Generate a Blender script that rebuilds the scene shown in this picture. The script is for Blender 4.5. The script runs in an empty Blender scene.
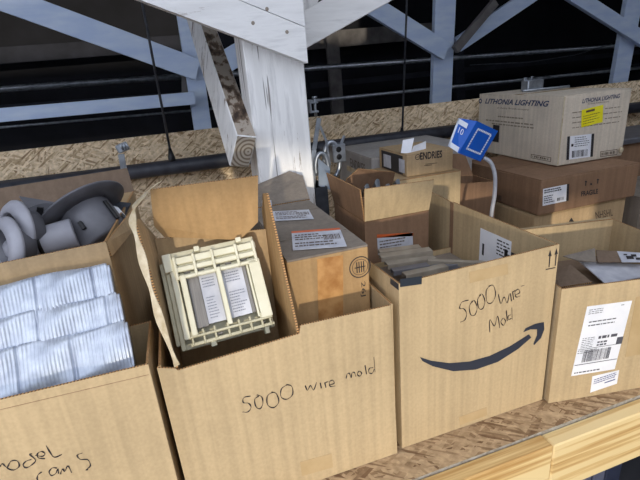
import bpy, math, random
from mathutils import Vector, Matrix
random.seed(7)
COL = bpy.context.scene.collection
V = Vector

# ------------------------------------------------------------------ materials
def lin(c):
    return tuple(((x/255)/12.92 if x/255 <= .04045 else ((x/255+.055)/1.055)**2.4) for x in c) + (1,)

def mat(name, rgb, rough=.6, metal=0.0, spec=.4):
    m = bpy.data.materials.new(name); m.use_nodes = True
    b = m.node_tree.nodes['Principled BSDF']
    b.inputs['Base Color'].default_value = lin(rgb)
    b.inputs['Roughness'].default_value = rough
    b.inputs['Metallic'].default_value = metal
    b.inputs['Specular IOR Level'].default_value = spec
    return m

class NT:
    """small node-building helper"""
    def __init__(s, m):
        s.t = m.node_tree; s.b = s.t.nodes['Principled BSDF']
    def n(s, kind, **kw):
        x = s.t.nodes.new(kind)
        for k, v in kw.items():
            if k in x.inputs: x.inputs[k].default_value = v
            else: setattr(x, k, v)
        return x
    def l(s, a, b): s.t.links.new(a, b)
    def coord(s, scale=(1,1,1), rot=(0,0,0)):
        tc = s.n('ShaderNodeTexCoord'); mp = s.n('ShaderNodeMapping')
        mp.inputs['Scale'].default_value = scale; mp.inputs['Rotation'].default_value = rot
        s.l(tc.outputs['Object'], mp.inputs['Vector']); return mp.outputs['Vector']
    def noise(s, vec, scale, detail=4, rough=.55):
        x = s.n('ShaderNodeTexNoise', Scale=scale, Detail=detail, Roughness=rough)
        s.l(vec, x.inputs['Vector']); return x.outputs['Fac']
    def ramp(s, fac, stops):
        x = s.n('ShaderNodeValToRGB'); r = x.color_ramp
        while len(r.elements) < len(stops): r.elements.new(.5)
        for e, (p, c) in zip(r.elements, stops):
            e.position = p; e.color = c if len(c) == 4 else tuple(c)+(1,)
        s.l(fac, x.inputs['Fac']); return x.outputs['Color']
    def mix(s, fac, a, b, mode='MIX'):
        x = s.n('ShaderNodeMix', data_type='RGBA', blend_type=mode)
        for i, v in ((0, fac), (6, a), (7, b)):
            if hasattr(v, 'is_linked') or hasattr(v, 'links'): s.l(v, x.inputs[i])
            else: x.inputs[i].default_value = v
        return x.outputs[2]
    def bump(s, h, strength, dist=.002):
        x = s.n('ShaderNodeBump', Strength=strength, Distance=dist)
        s.l(h, x.inputs['Height']); s.l(x.outputs['Normal'], s.b.inputs['Normal'])

def cardboard(name, rgb, grime=.12):
    m = mat(name, rgb, .78, 0, .2); t = NT(m)
    v = t.coord()
    n1 = t.noise(v, 6, 5); n2 = t.noise(v, 160, 2)
    vs = t.coord((70, 70, 1.2)); n3 = t.noise(vs, 1.0, 2)
    c = lin(rgb)
    d = tuple(x*(1-grime*1.6) for x in c[:3])+(1,); h = tuple(min(1, x*(1+grime)) for x in c[:3])+(1,)
    c1 = t.ramp(n1, [(.3, d), (.5, c), (.75, h)])
    c2 = t.ramp(n3, [(.35, (.90,.90,.90,1)), (.65, (1.04,1.04,1.04,1))])
    c3 = t.ramp(n2, [(.3, (.93,.92,.91,1)), (.7, (1.03,1.03,1.03,1))])
    x = t.mix(1.0, c1, c2, 'MULTIPLY'); x = t.mix(1.0, x, c3, 'MULTIPLY')
    t.l(x, t.b.inputs['Base Color'])
    a = t.n('ShaderNodeMath', operation='ADD'); t.l(n3, a.inputs[0]); t.l(n1, a.inputs[1])
    t.bump(a.outputs[0], .35, .0022)
    return m

def flute(name, rgb):
    m = mat(name, rgb, .85, 0, .1); t = NT(m)
    uv = t.n('ShaderNodeUVMap'); w = t.n('ShaderNodeTexWave', Scale=64.0)
    t.l(uv.outputs['UV'], w.inputs['Vector'])
    c = lin(rgb)
    col = t.ramp(w.outputs['Fac'], [(.25, (.11,.07,.042,1)), (.6, c)])
    t.l(col, t.b.inputs['Base Color']); return m

def osb(name, base, dark, light, flat=(1,1,1), s=1.0):
    m = mat(name, base, .75, 0, .25); t = NT(m)
    v0 = t.coord(flat)
    cols = []
    for i, (rot, sc) in enumerate([(.1, 11*s), (1.25, 13*s), (-.45, 10*s), (.65, 14*s)]):
        mp = t.n('ShaderNodeMapping'); mp.inputs['Rotation'].default_value = (0,0,rot)
        mp.inputs['Location'].default_value = (i*3.1, i*1.7, 0)
        mp2 = t.n('ShaderNodeMapping'); mp2.inputs['Scale'].default_value = (sc*.8, sc*7, 1)
        t.l(v0, mp.inputs['Vector']); t.l(mp.outputs['Vector'], mp2.inputs['Vector'])
        vo = t.n('ShaderNodeTexVoronoi', Scale=1.0); vo.voronoi_dimensions = '2D'
        t.l(mp2.outputs['Vector'], vo.inputs['Vector'])
        sp = t.n('ShaderNodeSeparateColor'); t.l(vo.outputs['Color'], sp.inputs[0])
        cols.append((sp.outputs[0], sp.outputs[1], vo.outputs['Distance']))
    pal = [(0, lin(dark)), (.3, lin(base)), (.65, lin(light)), (1, lin(tuple((a+b)//2 for a, b in zip(base, light))))]
    cur = t.ramp(cols[0][0], pal)
    for r, g, d in cols[1:]:
        mk = t.ramp(g, [(.52, (0,0,0,1)), (.56, (1,1,1,1))])
        cur = t.mix(mk, cur, t.ramp(r, pal))
    n = t.noise(v0, 60, 4)
    cur = t.mix(1.0, cur, t.ramp(n, [(.3, (.72,.68,.64,1)), (.65, (1.08,1.06,1.04,1))]), 'MULTIPLY')
    t.l(cur, t.b.inputs['Base Color']); t.bump(cols[1][0], .5, .0015)
    return m

def wood(name, rgb, dark, scale=(1,1,1), ring=30, dist=3.0, contrast=1.0, wear=None, wearamt=.62):
    m = mat(name, rgb, .6, 0, .3); t = NT(m)
    v = t.coord(scale)
    w = t.n('ShaderNodeTexWave', Scale=ring, Distortion=dist, Detail=3.0)
    w.inputs['Detail Scale'].default_value = .6; w.bands_direction = 'Z'
    t.l(v, w.inputs['Vector'])
    c = t.ramp(w.outputs['Fac'], [(.15, lin(dark)), (.15+.5*contrast, lin(rgb))])
    n = t.noise(v, 7, 5)
    c = t.mix(1.0, c, t.ramp(n, [(.3, (.86,.84,.82,1)), (.7, (1.05,1.05,1.05,1))]), 'MULTIPLY')
    if wear:
        n2 = t.noise(t.coord(tuple(a*1.0 for a in scale)), 11, 9, .7)
        k = t.ramp(n2, [(wearamt, (0,0,0,1)), (wearamt+.06, (1,1,1,1))])
        c = t.mix(k, c, lin(wear))
    t.l(c, t.b.inputs['Base Color']); t.bump(w.outputs['Fac'], .25, .0015)
    return m

def noisy(name, rgb, rgb2, scale=12, rough=.5, metal=0.0, bump=0.0, stretch=(1,1,1)):
    m = mat(name, rgb, rough, metal); t = NT(m)
    n = t.noise(t.coord(stretch), scale, 5)
    t.l(t.ramp(n, [(.35, lin(rgb)), (.68, lin(rgb2))]), t.b.inputs['Base Color'])
    if bump: t.bump(n, bump, .003)
    return m

K_LIGHT = cardboard('kraft_cardboard', (192,169,132), .07)
K_MID = cardboard('tan_cardboard', (184,158,122), .08)
K_GREY = cardboard('greyish_cardboard', (212,200,182), .08)
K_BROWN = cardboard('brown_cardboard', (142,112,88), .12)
K_ORANGE = cardboard('golden_cardboard', (176,143,100), .08)
K_DUST = cardboard('dusty_cardboard', (134,124,113), .16)
K_SHADE = cardboard('brown_shade_cardboard', (122,104,88), .1)  # brown with shade put into it, mixed for the left rear flap
FL = flute('corrugated_cut_edge', (190,146,98))
INK = mat('marker_ink', (32,30,38), .5)
PRINT = mat('black_print', (45,42,44), .7)
PRINT_B = mat('faded_brown_print', (92,76,62), .8)
PRINT_F = mat('pale_brown_print', (140,128,112), .8)
PRINT_BLUE = mat('dark_blue_print', (44,56,92), .6)
PAPER = noisy('white_label_paper', (228,230,236), (240,240,243), 20, .45)
PAPER_G = noisy('grey_dusty_paper', (176,178,188), (205,206,212), 26, .5)
ORANGE = mat('orange_label_stripe', (206,98,52), .5)
YELLOW = noisy('yellow_sticker_paper', (236,222,30), (246,236,60), 14, .45)
BLUE = noisy('blue_box_print', (24,84,178), (32,96,192), 9, .35)
TAPE = noisy('shiny_packing_tape', (184,158,116), (194,168,128), 25, .22)
TAPE_O = noisy('peeling_amber_tape', (196,150,96), (160,112,66), 30, .12, 0, .4)
TAPE_CLR = noisy('milky_loose_tape', (205,192,165), (176,158,126), 60, .25, 0, .5)
TAPE_BK = mat('black_tape', (48,54,62), .35)
DUCT = noisy('crinkled_aluminium_foil', (164,172,188), (196,204,216), 40, .34, .4, .3)
STEEL = noisy('galvanised_steel', (150,156,164), (190,196,204), 30, .38, .8, .1)
STEEL_D = noisy('dull_dark_steel', (70,74,82), (98,102,110), 18, .5, .6)
GREY_P = noisy('grey_painted_metal', (92,92,97), (110,110,116), 14, .4, .1)
LTGREY_P = noisy('pale_grey_plastic', (146,146,154), (168,168,176), 14, .45)
BLACK_P = mat('black_plastic', (22,22,24), .4)
PIPE = noisy('black_pipe_plastic', (38,40,48), (58,60,68), 20, .5)
RED = mat('red_print', (150,30,44), .4)
CREAM = noisy('cream_plastic', (212,208,182), (224,220,198), 16, .35)
CREAM_D = noisy('aged_cream_plastic', (176,170,142), (196,190,162), 22, .35)
GREY_STRIP_SHADE = noisy('grey_strip_and_shade', (112,108,104), (134,130,126), 20, .3, 0, .0, (30,1,1))
def painted(name, sc, thr, crack):
    m = mat(name, (240,239,237), .55, 0, .3); t = NT(m)
    n = t.noise(t.coord(sc), 1.0, 8, .62)
    c = t.ramp(n, [(.30, lin((206,205,204))), (.46, lin((244,243,241))), (.62, lin((232,231,229)))])
    n2 = t.noise(t.coord(tuple(k*.55 for k in sc)), 1.0, 10, .78)
    c = t.mix(t.ramp(n2, [(thr, (0,0,0,1)), (thr+.05, (1,1,1,1))]), c, lin((142,124,106)))
    n3 = t.noise(t.coord(tuple(k*(2 if k > 5 else .5) for k in sc)), 1.0, 2, .5)
    c = t.mix(t.ramp(n3, [(crack, (.75,.75,.75,1)), (crack+.012, (0,0,0,1))]), c, lin((96,84,76)))
    t.l(c, t.b.inputs['Base Color']); t.bump(n, .35, .002); return m
WHITE_WOOD = painted('white_painted_wood', (26,26,3.2), .575, .33)
WHITE_PLANK = painted('white_painted_plank', (3.2,26,26), .62, .31)
BLUE_WHITE = noisy('whitewashed_truss_wood', (190,208,238), (212,226,246), 5, .6, 0, .1, (1,1,4))
DIM_WOOD = noisy('dull_grey_wood', (96,92,90), (122,118,116), 7, .75)
def grain(name, light, mid, dark, sc, rough=.55):
    m = mat(name, mid, rough, 0, .3); t = NT(m)
    n = t.noise(t.coord(sc), 1.0, 6, .6); n2 = t.noise(t.coord(tuple(k*.35 for k in sc)), 1.0, 3, .5)
    a = t.n('ShaderNodeMath', operation='ADD'); t.l(n, a.inputs[0]); t.l(n2, a.inputs[1])
    t.l(t.ramp(a.outputs[0], [(.78, lin(dark)), (.94, lin(mid)), (1.0, lin(light)), (1.08, lin(mid)), (1.2, lin(light))]), t.b.inputs['Base Color'])
    t.bump(n, .2, .001); return m
PINE = grain('pine_lumber', (232,206,152), (220,188,130), (188,146,88), (1.6,60,60))
DECK = osb('shelf_osb', (162,136,104), (120,92,66), (196,170,134), (1,1,1), 1.7)
EDGE = noisy('grey_osb_edge', (168,166,160), (128,120,108), 70, .8, 0, .5)

def wall_osb():
    m = osb('upright_osb', (204,182,148), (150,124,94), (240,222,192), (1,1,1), 1.9)
    # the panel stands up: turn its coordinates so strands lie in x and z
    t = m.node_tree
    for n in t.nodes:
        if n.type == 'TEX_COORD':
            mp = n.outputs['Object'].links[0].to_node
            mp.inputs['Rotation'].default_value = (math.pi/2, 0, 0)
    return m
UPOSB = wall_osb()
DARK = noisy('dark_barn_cladding', (20,21,27), (30,31,38), 3, .85)
DARK2 = noisy('dark_barn_boards', (34,36,44), (50,52,62), 4, .8)
FLOORM = noisy('concrete_floor', (80,80,86), (100,100,104), 4, .9)
LOCK = noisy('blue_grey_steel_sheet', (92,98,122), (108,114,138), 5, .4, .2)

# ------------------------------------------------------------------ helpers
WORLD = {}   # object -> world offset of its origin
def tag(o, label=None, cat=None, group=None, kind=None):
    for k, v in (('label', label), ('category', cat), ('group', group), ('kind', kind)):
        if v: o[k] = v
    return o

def thing(name, loc, label, cat, group=None):
    o = bpy.data.objects.new(name, None); COL.objects.link(o)
    o.location = loc; o.empty_display_size = .02; WORLD[o] = V(loc)
    return tag(o, label, cat, group)

class MB:
    def __init__(s): s.v = []; s.f = []; s.mi = []; s.uv = {}; s.sm = []
    def face(s, pts, mi=0, uv=None, smooth=False):
        k = len(s.v); s.v += [V(p) for p in pts]
        s.f.append(tuple(range(k, k+len(pts)))); s.mi.append(mi); s.sm.append(smooth)
        if uv: s.uv[len(s.f)-1] = uv
    def mesh_(s, verts, faces, mi=0, smooth=True):
        k = len(s.v); s.v += [V(p) for p in verts]
        for f in faces: s.f.append(tuple(i+k for i in f)); s.mi.append(mi); s.sm.append(smooth)
    def box(s, a, b, mi=0, x=V((1,0,0)), y=V((0,1,0)), z=V((0,0,1)), o=V((0,0,0)), ch=0.0):
        """axis box from local corner a to b in frame (o; x,y,z); optional chamfer"""
        P = lambda i, j, k: o + x*i + y*j + z*k
        (x0,y0,z0), (x1,y1,z1) = a, b
        if ch <= 0:
            c = [P(i,j,k) for k in (z0,z1) for j in (y0,y1) for i in (x0,x1)]
            s.mesh_(c, [(0,2,3,1),(4,5,7,6),(0,1,5,4),(2,6,7,3),(0,4,6,2),(1,3,7,5)], mi, False); return
        q = []
        import itertools
        lo = (x0,y0,z0); hi = (x1,y1,z1); idx = {}
        for sx, sy, sz in itertools.product((0,1), repeat=3):
            for ax in range(3):
                co = []
                for d, sg in enumerate((sx,sy,sz)):
                    base = hi[d] if sg else lo[d]
                    co.append(base if d == ax else base + (-ch if sg else ch))
                idx[(sx,sy,sz,ax)] = len(q); q.append(P(*co))
        F = []
        for ax in range(3):
            o1, o2 = [d for d in range(3) if d != ax]
            for sg in (0,1):
                ring = []
                for a1, a2 in ((0,0),(1,0),(1,1),(0,1)):
                    t = [0,0,0]; t[ax] = sg; t[o1] = a1; t[o2] = a2
                    ring.append(idx[(*t, ax)])
                F.append(tuple(ring))
        for ax in range(3):      # edges along ax
            o1, o2 = [d for d in range(3) if d != ax]
            for a1, a2 in itertools.product((0,1), repeat=2):
                t0 = [0,0,0]; t0[o1] = a1; t0[o2] = a2; t1 = t0[:]; t1[ax] = 1
                F.append((idx[(*t0,o1)], idx[(*t1,o1)], idx[(*t1,o2)], idx[(*t0,o2)]))
        for sx, sy, sz in itertools.product((0,1), repeat=3):
            F.append(tuple(idx[(sx,sy,sz,ax)] for ax in range(3)))
        s.mesh_(q, F, mi, False)
    def panel(s, pts, t, hint, mi=0, rim=1, only=None):
        """polygon sheet of thickness t; pts is the face on the side of hint, the rest lies behind it"""
        pts = [V(p) for p in pts]
        n = V((0,0,0))
        for i in range(len(pts)):
            a, b = pts[i], pts[(i+1) % len(pts)]
            n += (a-pts[0]).cross(b-pts[0])
        n.normalize()
        zt = max(p.z for p in pts)
        if n.dot(V(hint)) < 0: pts.reverse(); n = -n
        back = [p - n*t for p in pts]
        s.face(pts, mi); s.face(back[::-1], mi)
        d = 0.0
        for i in range(len(pts)):
            j = (i+1) % len(pts); L = (pts[j]-pts[i]).length
            s.face([pts[i], back[i], back[j], pts[j]], rim if (not only or min(pts[i].z, pts[j].z) > zt-.03) else mi, [(d,0),(d,1),(d+L,1),(d+L,0)]); d += L
    def tube(s, path, r, seg=10, mi=0, caps=True, ry=None, up=None):
        path = [V(p) for p in path]; rings = []; n = len(path)
        prev = None
        for i, p in enumerate(path):
            d = (path[min(i+1,n-1)] - path[max(i-1,0)]).normalized()
            if up is not None: a = V(up) - d*d.dot(V(up))
            elif prev is None: a = d.orthogonal()
            else: a = prev - d*d.dot(prev)
            a.normalize(); prev = a; b = d.cross(a)
            ri = r[i] if isinstance(r, (list, tuple)) else r
            rj = (ry[i] if isinstance(ry, (list, tuple)) else ry) if ry is not None else ri
            rings.append([p + a*ri*math.cos(2*math.pi*k/seg) + b*rj*math.sin(2*math.pi*k/seg) for k in range(seg)])
        vs = [q for r_ in rings for q in r_]; fs = []
        for i in range(n-1):
            for k in range(seg):
                k2 = (k+1) % seg
                fs.append((i*seg+k, i*seg+k2, (i+1)*seg+k2, (i+1)*seg+k))
        if caps: fs.append(tuple(range(seg))[::-1]); fs.append(tuple((n-1)*seg+k for k in range(seg)))
        s.mesh_(vs, fs, mi, True)
    def lathe(s, prof, o, ax, seg=40, mi=0, close=False):
        """profile [(r,h)] turned about axis ax through o"""
        ax = V(ax).normalized(); a = ax.orthogonal().normalized(); b = ax.cross(a); o = V(o)
        vs = [o + ax*h + (a*math.cos(2*math.pi*k/seg) + b*math.sin(2*math.pi*k/seg))*r for r, h in prof for k in range(seg)]
        fs = []; n = len(prof)
        for i in range(n if close else n-1):
            for k in range(seg):
                k2 = (k+1) % seg; i2 = (i+1) % n
                fs.append((i*seg+k, i*seg+k2, i2*seg+k2, i2*seg+k))
        s.mesh_(vs, fs, mi, True)
    def build(s, name, mats, parent=None, label=None, origin=None):
        if not isinstance(mats, (list, tuple)): mats = [mats]
        off = WORLD[parent] if parent else V(origin or (0,0,0))
        me = bpy.data.meshes.new(name)
        me.from_pydata([tuple(p - off) for p in s.v], [], s.f)
        for m in mats: me.materials.append(m)
        uvl = me.uv_layers.new(name='UVMap')
        for i, p in enumerate(me.polygons):
            p.material_index = min(s.mi[i], len(mats)-1); p.use_smooth = s.sm[i]
            if i in s.uv:
                for li, c in zip(p.loop_indices, s.uv[i]): uvl.data[li].uv = c
        o = bpy.data.objects.new(name, me); COL.objects.link(o)
        if parent: o.parent = parent
        else: o.location = off
        WORLD[o] = off
        import bmesh
        b = bmesh.new(); b.from_mesh(me); bmesh.ops.remove_doubles(b, verts=b.verts, dist=1e-6)
        bmesh.ops.recalc_face_normals(b, faces=b.faces); b.to_mesh(me); b.free()
        if label: o['label'] = label
        return o

def smooth_poly(pts, step=6):
    if len(pts) < 3: return pts
    out = []
    for i in range(len(pts)-1):
        p0 = pts[max(i-1,0)]; p1 = pts[i]; p2 = pts[i+1]; p3 = pts[min(i+2,len(pts)-1)]
        for k in range(step):
            t = k/step
            out.append(tuple(.5*((2*b)+(-a+c)*t+(2*a-5*b+4*c-d)*t*t+(-a+3*b-3*c+d)*t**3) for a,b,c,d in zip(p0,p1,p2,p3)))
    out.append(pts[-1]); return out

def ink(name, strokes, y, w, parent, m=INK):
    """pen strokes lying on a front face at depth y; strokes are lists of (x, z)"""
    b = MB()
    for si, st in enumerate(strokes):
        p = smooth_poly([tuple(q) for q in st]); n = len(p); L = []; R_ = []
        yy = y - .0002*(1 + si % 3)
        for i in range(n):
            dx = p[min(i+1,n-1)][0]-p[max(i-1,0)][0]; dz = p[min(i+1,n-1)][1]-p[max(i-1,0)][1]
            l = math.hypot(dx, dz) or 1; ww = w*(.8+.35*math.sin(i*.7+si))/2
            L.append((p[i][0]-dz/l*ww, yy, p[i][1]+dx/l*ww)); R_.append((p[i][0]+dz/l*ww, yy, p[i][1]-dx/l*ww))
        for i in range(n-1): b.face([R_[i], R_[i+1], L[i+1], L[i]])
    return b.build(name, m, parent)

def words(strokes, cuts, y, w, parent):
    cuts = [0]+list(cuts)+[len(strokes)]
    for a, b_ in zip(cuts[:-1], cuts[1:]): ink('handwriting', strokes[a:b_], y, w, parent)

def fill(name, loops, y, m, parent):
    """flat printed shapes on a front face"""
    from mathutils.geometry import tessellate_polygon
    b = MB()
    for lp in loops:
        vs = [V((x, y, z)) for x, z in lp]
        for tri in tessellate_polygon([vs]): b.face([vs[i] for i in tri])
    return b.build(name, m, parent)

def text(name, body, ll, lr, ul, m, parent, shear=0.0, off=.0006, bold=0.0):
    """letters printed on a face: the block fills the parallelogram ll, lr, ul"""
    cu = bpy.data.curves.new('t', 'FONT'); cu.body = body; cu.shear = shear; cu.resolution_u = 3
    cu.align_x = 'CENTER'; cu.offset = bold
    to = bpy.data.objects.new('t', cu); COL.objects.link(to)
    dg = bpy.context.evaluated_depsgraph_get(); dg.update()
    me = bpy.data.meshes.new_from_object(to.evaluated_get(dg))
    bpy.data.objects.remove(to); bpy.data.curves.remove(cu)
    xs = [v.co.x for v in me.vertices]; ys = [v.co.y for v in me.vertices]
    x0, x1, y0, y1 = min(xs), max(xs), min(ys), max(ys)
    ll, lr, ul = V(ll), V(lr), V(ul); n = (lr-ll).cross(ul-ll).normalized()
    w = WORLD[parent]
    for v in me.vertices:
        v.co = ll + (lr-ll)*((v.co.x-x0)/(x1-x0)) + (ul-ll)*((v.co.y-y0)/(y1-y0)) + n*off - w
    me.name = name; me.materials.clear(); me.materials.append(m)
    for p in me.polygons: p.material_index = 0
    o = bpy.data.objects.new(name, me); COL.objects.link(o); o.parent = parent; WORLD[o] = w
    return o

def sheet(name, ll, lr, ul, m, parent, off=.0002, th=.0005, label=None, ur=None):
    ll, lr, ul = V(ll), V(lr), V(ul); n = (lr-ll).cross(ul-ll).normalized()
    ur = V(ur) if ur else lr+ul-ll
    b = MB(); b.panel([p + n*(off+th) for p in (ll, lr, ur, ul)], th, n)
    return b.build(name, m, parent, label)

def printing(name, ll, lr, ul, rects, m, parent, off=.0011):
    ll, lr, ul = V(ll), V(lr), V(ul); n = (lr-ll).cross(ul-ll).normalized()
    b = MB(); P = lambda u, v: ll + (lr-ll)*u + (ul-ll)*v + n*off
    for u0, v0, u1, v1 in rects: b.face([P(u0,v0), P(u1,v0), P(u1,v1), P(u0,v1)])
    return b.build(name, m, parent)

def lines(v0, v1, n, u0=.08, u1=.9, fill_=.45, jit=.4):
    """rows of dashes standing for small type"""
    out = []
    for i in range(n):
        v = v1 - (v1-v0)*(i+.5)/n; h = (v1-v0)/n*fill_*.5; u = u0; e = u1 - random.random()*jit*(u1-u0)
        while u < e:
            w = .03 + random.random()*.07; out.append((u, v-h, min(u+w, e), v+h)); u += w+.018
    return out

def bars(u0, u1, v0, v1, n):
    out = []; u = u0; s = (u1-u0)/n
    for i in range(n):
        w = s*(.25+.55*random.random()); out.append((u, v0, u+w, v1)); u += s
    return out

def oriented(b, p0, p1, w, t, side=(0,1,0), mi=0, ch=.002):
    """beam from p0 to p1, w across, t along side"""
    p0, p1 = V(p0), V(p1); d = p1-p0; L = d.length; d.normalize()
    sd = V(side); sd = (sd - d*d.dot(sd)).normalized(); up = d.cross(sd)
    b.box((0,-t/2,-w/2), (L,t/2,w/2), mi, d, sd, up, p0, ch)

def single(name, mb, m, label, cat, group=None, origin=None):
    return tag(mb.build(name, m, None, None, origin), label, cat, group)

def beam(name, p0, p1, w, t, m, label, cat='beam', group=None, side=(0,1,0), ext=(0,0)):
    p0, p1 = V(p0), V(p1); d = (p1-p0).normalized(); p0 = p0-d*ext[0]; p1 = p1+d*ext[1]
    b = MB(); oriented(b, p0, p1, w, t, side)
    return single(name, b, m, label, cat, group, origin=p0)

def structure(name, a, b_, m):
    b = MB(); b.box(a, b_); o = b.build(name, m); o['kind'] = 'structure'; return o

T = .004
def walls(b, c, z0, tops, t=T, bottom=True, mi=0):
    """four box walls. c = plan corners front-left, front-right, back-right, back-left; tops = heights
    (pairs per wall: front(l,r), right(f,b), back(r,l), left(b,f)) or None to skip one"""
    cen = sum((V((p[0],p[1],0)) for p in c), V((0,0,0)))/4
    for i in range(4):
        if tops[i] is None: continue
        p, q = c[i], c[(i+1) % 4]
        n = V((q[1]-p[1], -(q[0]-p[0]), 0))
        mid = V(((p[0]+q[0])/2, (p[1]+q[1])/2, 0))
        if n.dot(mid-cen) < 0: n = -n
        if i % 2:      # side walls sit between the front and back ones
            e = V((q[0]-p[0], q[1]-p[1], 0)).normalized()*(t+.0003); p = (p[0]+e.x, p[1]+e.y); q = (q[0]-e.x, q[1]-e.y)
        b.panel([(p[0],p[1],z0), (q[0],q[1],z0), (q[0],q[1],tops[i][1]), (p[0],p[1],tops[i][0])], t, n, mi, 1, True)
    if bottom: b.panel([(cen.x+(p[0]-cen.x)*.96, cen.y+(p[1]-cen.y)*.96, z0+t) for p in c], t, (0,0,1), mi, mi)

def closed_carton(name, label, m, x0, x1, y0, y1, z0, z1, cat='box', group=None, seam='x', tape=TAPE, gap=.004, top=None):
    top = top or m
    r = thing(name, ((x0+x1)/2, (y0+y1)/2, z0), label, cat, group)
    b = MB(); b.box((x0,y0,z0), (x1,y1,z1-.004), ch=.003); b.build('body', m, r)
    for k in (0,1):
        b = MB()
        if seam == 'x':
            ym = (y0+y1)/2; a = (y0+.001, ym-gap/2) if k == 0 else (ym+gap/2, y1-.001)
            b.panel([(x0+.001,a[0],z1), (x1-.001,a[0],z1), (x1-.001,a[1],z1), (x0+.001,a[1],z1)], .004, (0,0,1))
        else:
            xm = (x0+x1)/2; a = (x0+.001, xm-gap/2) if k == 0 else (xm+gap/2, x1-.001)
            b.panel([(a[0],y0+.001,z1), (a[1],y0+.001,z1), (a[1],y1-.001,z1), (a[0],y1-.001,z1)], .004, (0,0,1))
        b.build('flap', [top, top], r)
    if tape:
        b = MB()
        if seam == 'x': ym = (y0+y1)/2; b.box((x0+.002,ym-.024,z1+.0002), (x1-.002,ym+.024,z1+.0008))
        else: xm = (x0+x1)/2; b.box((xm-.024,y0+.002,z1+.0002), (xm+.024,y1-.002,z1+.0008))
        b.build('packing_tape', tape, r)
    return r

# ------------------------------------------------------------------ the barn
structure('floor', (-9,-9,-1.07), (9,7,-1.02), FLOORM)
structure('ceiling', (-5,.6,2.6), (8,7,2.7), DARK)
structure('wall_left', (-5.1,.9,-1.02), (-5,7,2.6), DARK)
structure('wall_right', (8,-.85,-1.02), (8.1,7,2.6), DARK)
structure('wall_back', (-5,6.5,-1.02), (8,6.6,2.6), DARK)
structure('wall_light_block', (1.0,-.95,-1.02), (8,-.85,2.7), DARK2)  # added out of view to block sun and sky on the right
# added unseen sun blocker; its lower edge is shaped to set the shade line
edge = [(-9,.645),(-.56,.60),(-.52,.735),(-.3,.715),(.05,.62),(.12,.57),(.35,.53),(.72,.39),(1.2,.35),(9,.35)]
b = MB(); E = [(x-.84, z+.176) for x, z in edge]
for (xa, za), (xb, zb) in zip(E[:-1], E[1:]):
    b.panel([(xa,-4,za),(xb,-4,zb),(xb,-4,1.72),(xa,-4,1.72)], .05, (0,1,0), 0, 0)
o = b.build('added_sun_blocker', DARK2); o['kind'] = 'structure'

# dull boards and rails on the far wall
for i, (a, c, w, m) in enumerate([
    ((-2.0491, 5.9, 1.2243), (1.7831, 5.9, 1.2703), .16, DARK2), ((-2.2059, 5.9, 0.7285), (0.5776, 5.9, 0.6851), .05, DARK2),
    ((1.7741, 5.9, 1.179), (3.792, 5.9, 1.218), .20, DIM_WOOD), ((1.8579, 5.9, 0.6479), (7.5881, 5.9, 0.7025), .07, DARK2),
    ((3.805, 5.9, 0.4038), (8.0833, 5.9, 0.515), .05, DARK2)]):
    beam('wall_board', a, c, w, .04, m, ['wide dull board high on the dark back wall, left of the white post',
        'narrow dark rail low on the back wall, left of the white post',
        'grey dusty board on the back wall just right of the white post',
        'dark rail running behind the galvanised rods right of the white post',
        'lowest dark rail on the back wall above the big taped carton'][i], 'board')
beam('wall_stud', (2.0878, 5.6, 1.2923), (2.1065, 5.6, 0.2608), .16, .06, DIM_WOOD, 'dull grey upright stud in the dark behind the white post', 'stud', None, (0,1,0))
beam('wall_stud', (3.8819, 5.6, 0.9132), (3.9346, 5.6, 0.2893), .14, .06, DARK2, 'dark upright stud just right of the far white truss post', 'stud')

# far white trusses (about three metres away)
Yt = 3.0
beam('truss_brace', (-0.9581, 3.0, 1.413), (0.243, 3.0, 0.8733), .125, .04, BLUE_WHITE, 'wide whitewashed brace slanting down to the right in the top left corner', 'beam', ext=(1.6,0))
beam('truss_tie', (-1.1162, 2.95, 0.7224), (0.1947, 2.95, 0.7161), .072, .04, BLUE_WHITE, 'level whitewashed tie above the chipboard, left of the post', 'beam', ext=(3.6,0))
beam('truss_post', (0.236, 3.06, 1.4665), (.19,3.06,-1.02), .11, .04, BLUE_WHITE, 'whitewashed upright where the left brace and tie end', 'beam', ext=(1.15,0))
beam('truss_post', (0.262, 3.12, 1.3763), (0.1484, 3.12, 0.7043), .05, .04, DIM_WOOD, 'thin dull upright beside the left whitewashed truss post', 'beam', ext=(1.2,0))
beam('truss_brace', (0.4185, 3.05, 0.9089), (0.931, 3.05, 1.1361), .13, .04, BLUE_WHITE, 'short whitewashed brace seen between leaning timber and front post', 'beam')
beam('truss_brace', (1.1323, 3.0, 1.3365), (1.9797, 3.0, 0.8668), .12, .04, BLUE_WHITE, 'whitewashed brace slanting down into the middle truss post', 'beam', ext=(1.5,0))
beam('truss_post', (2.0068, 3.06, 1.4504), (1.93,3.06,-1.02), .165, .04, BLUE_WHITE, 'whitewashed upright truss post in the middle, right of the front post', 'beam', ext=(1.15,0))
beam('truss_brace', (2.1111, 3.06, 0.9098), (2.9985, 3.06, 1.3368), .105, .04, BLUE_WHITE, 'whitewashed brace rising right from the middle truss post', 'beam', ext=(0,.28))
beam('truss_strut', (2.0198, 2.95, 0.8743), (2.3375, 2.95, 1.1669), .055, .04, DIM_WOOD, 'short unpainted brown strut on the middle truss post', 'beam')
beam('truss_brace', (2.7556, 3.0, 1.3423), (3.8955, 3.0, 0.8331), .105, .04, BLUE_WHITE, 'whitewashed brace slanting down at the top right corner', 'beam', ext=(.28,0))
beam('truss_post', (3.7813, 3.06, 1.4342), (3.66,3.06,-1.02), .175, .04, BLUE_WHITE, 'whitewashed upright truss post at the right edge', 'beam', ext=(1.15,0))
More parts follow.
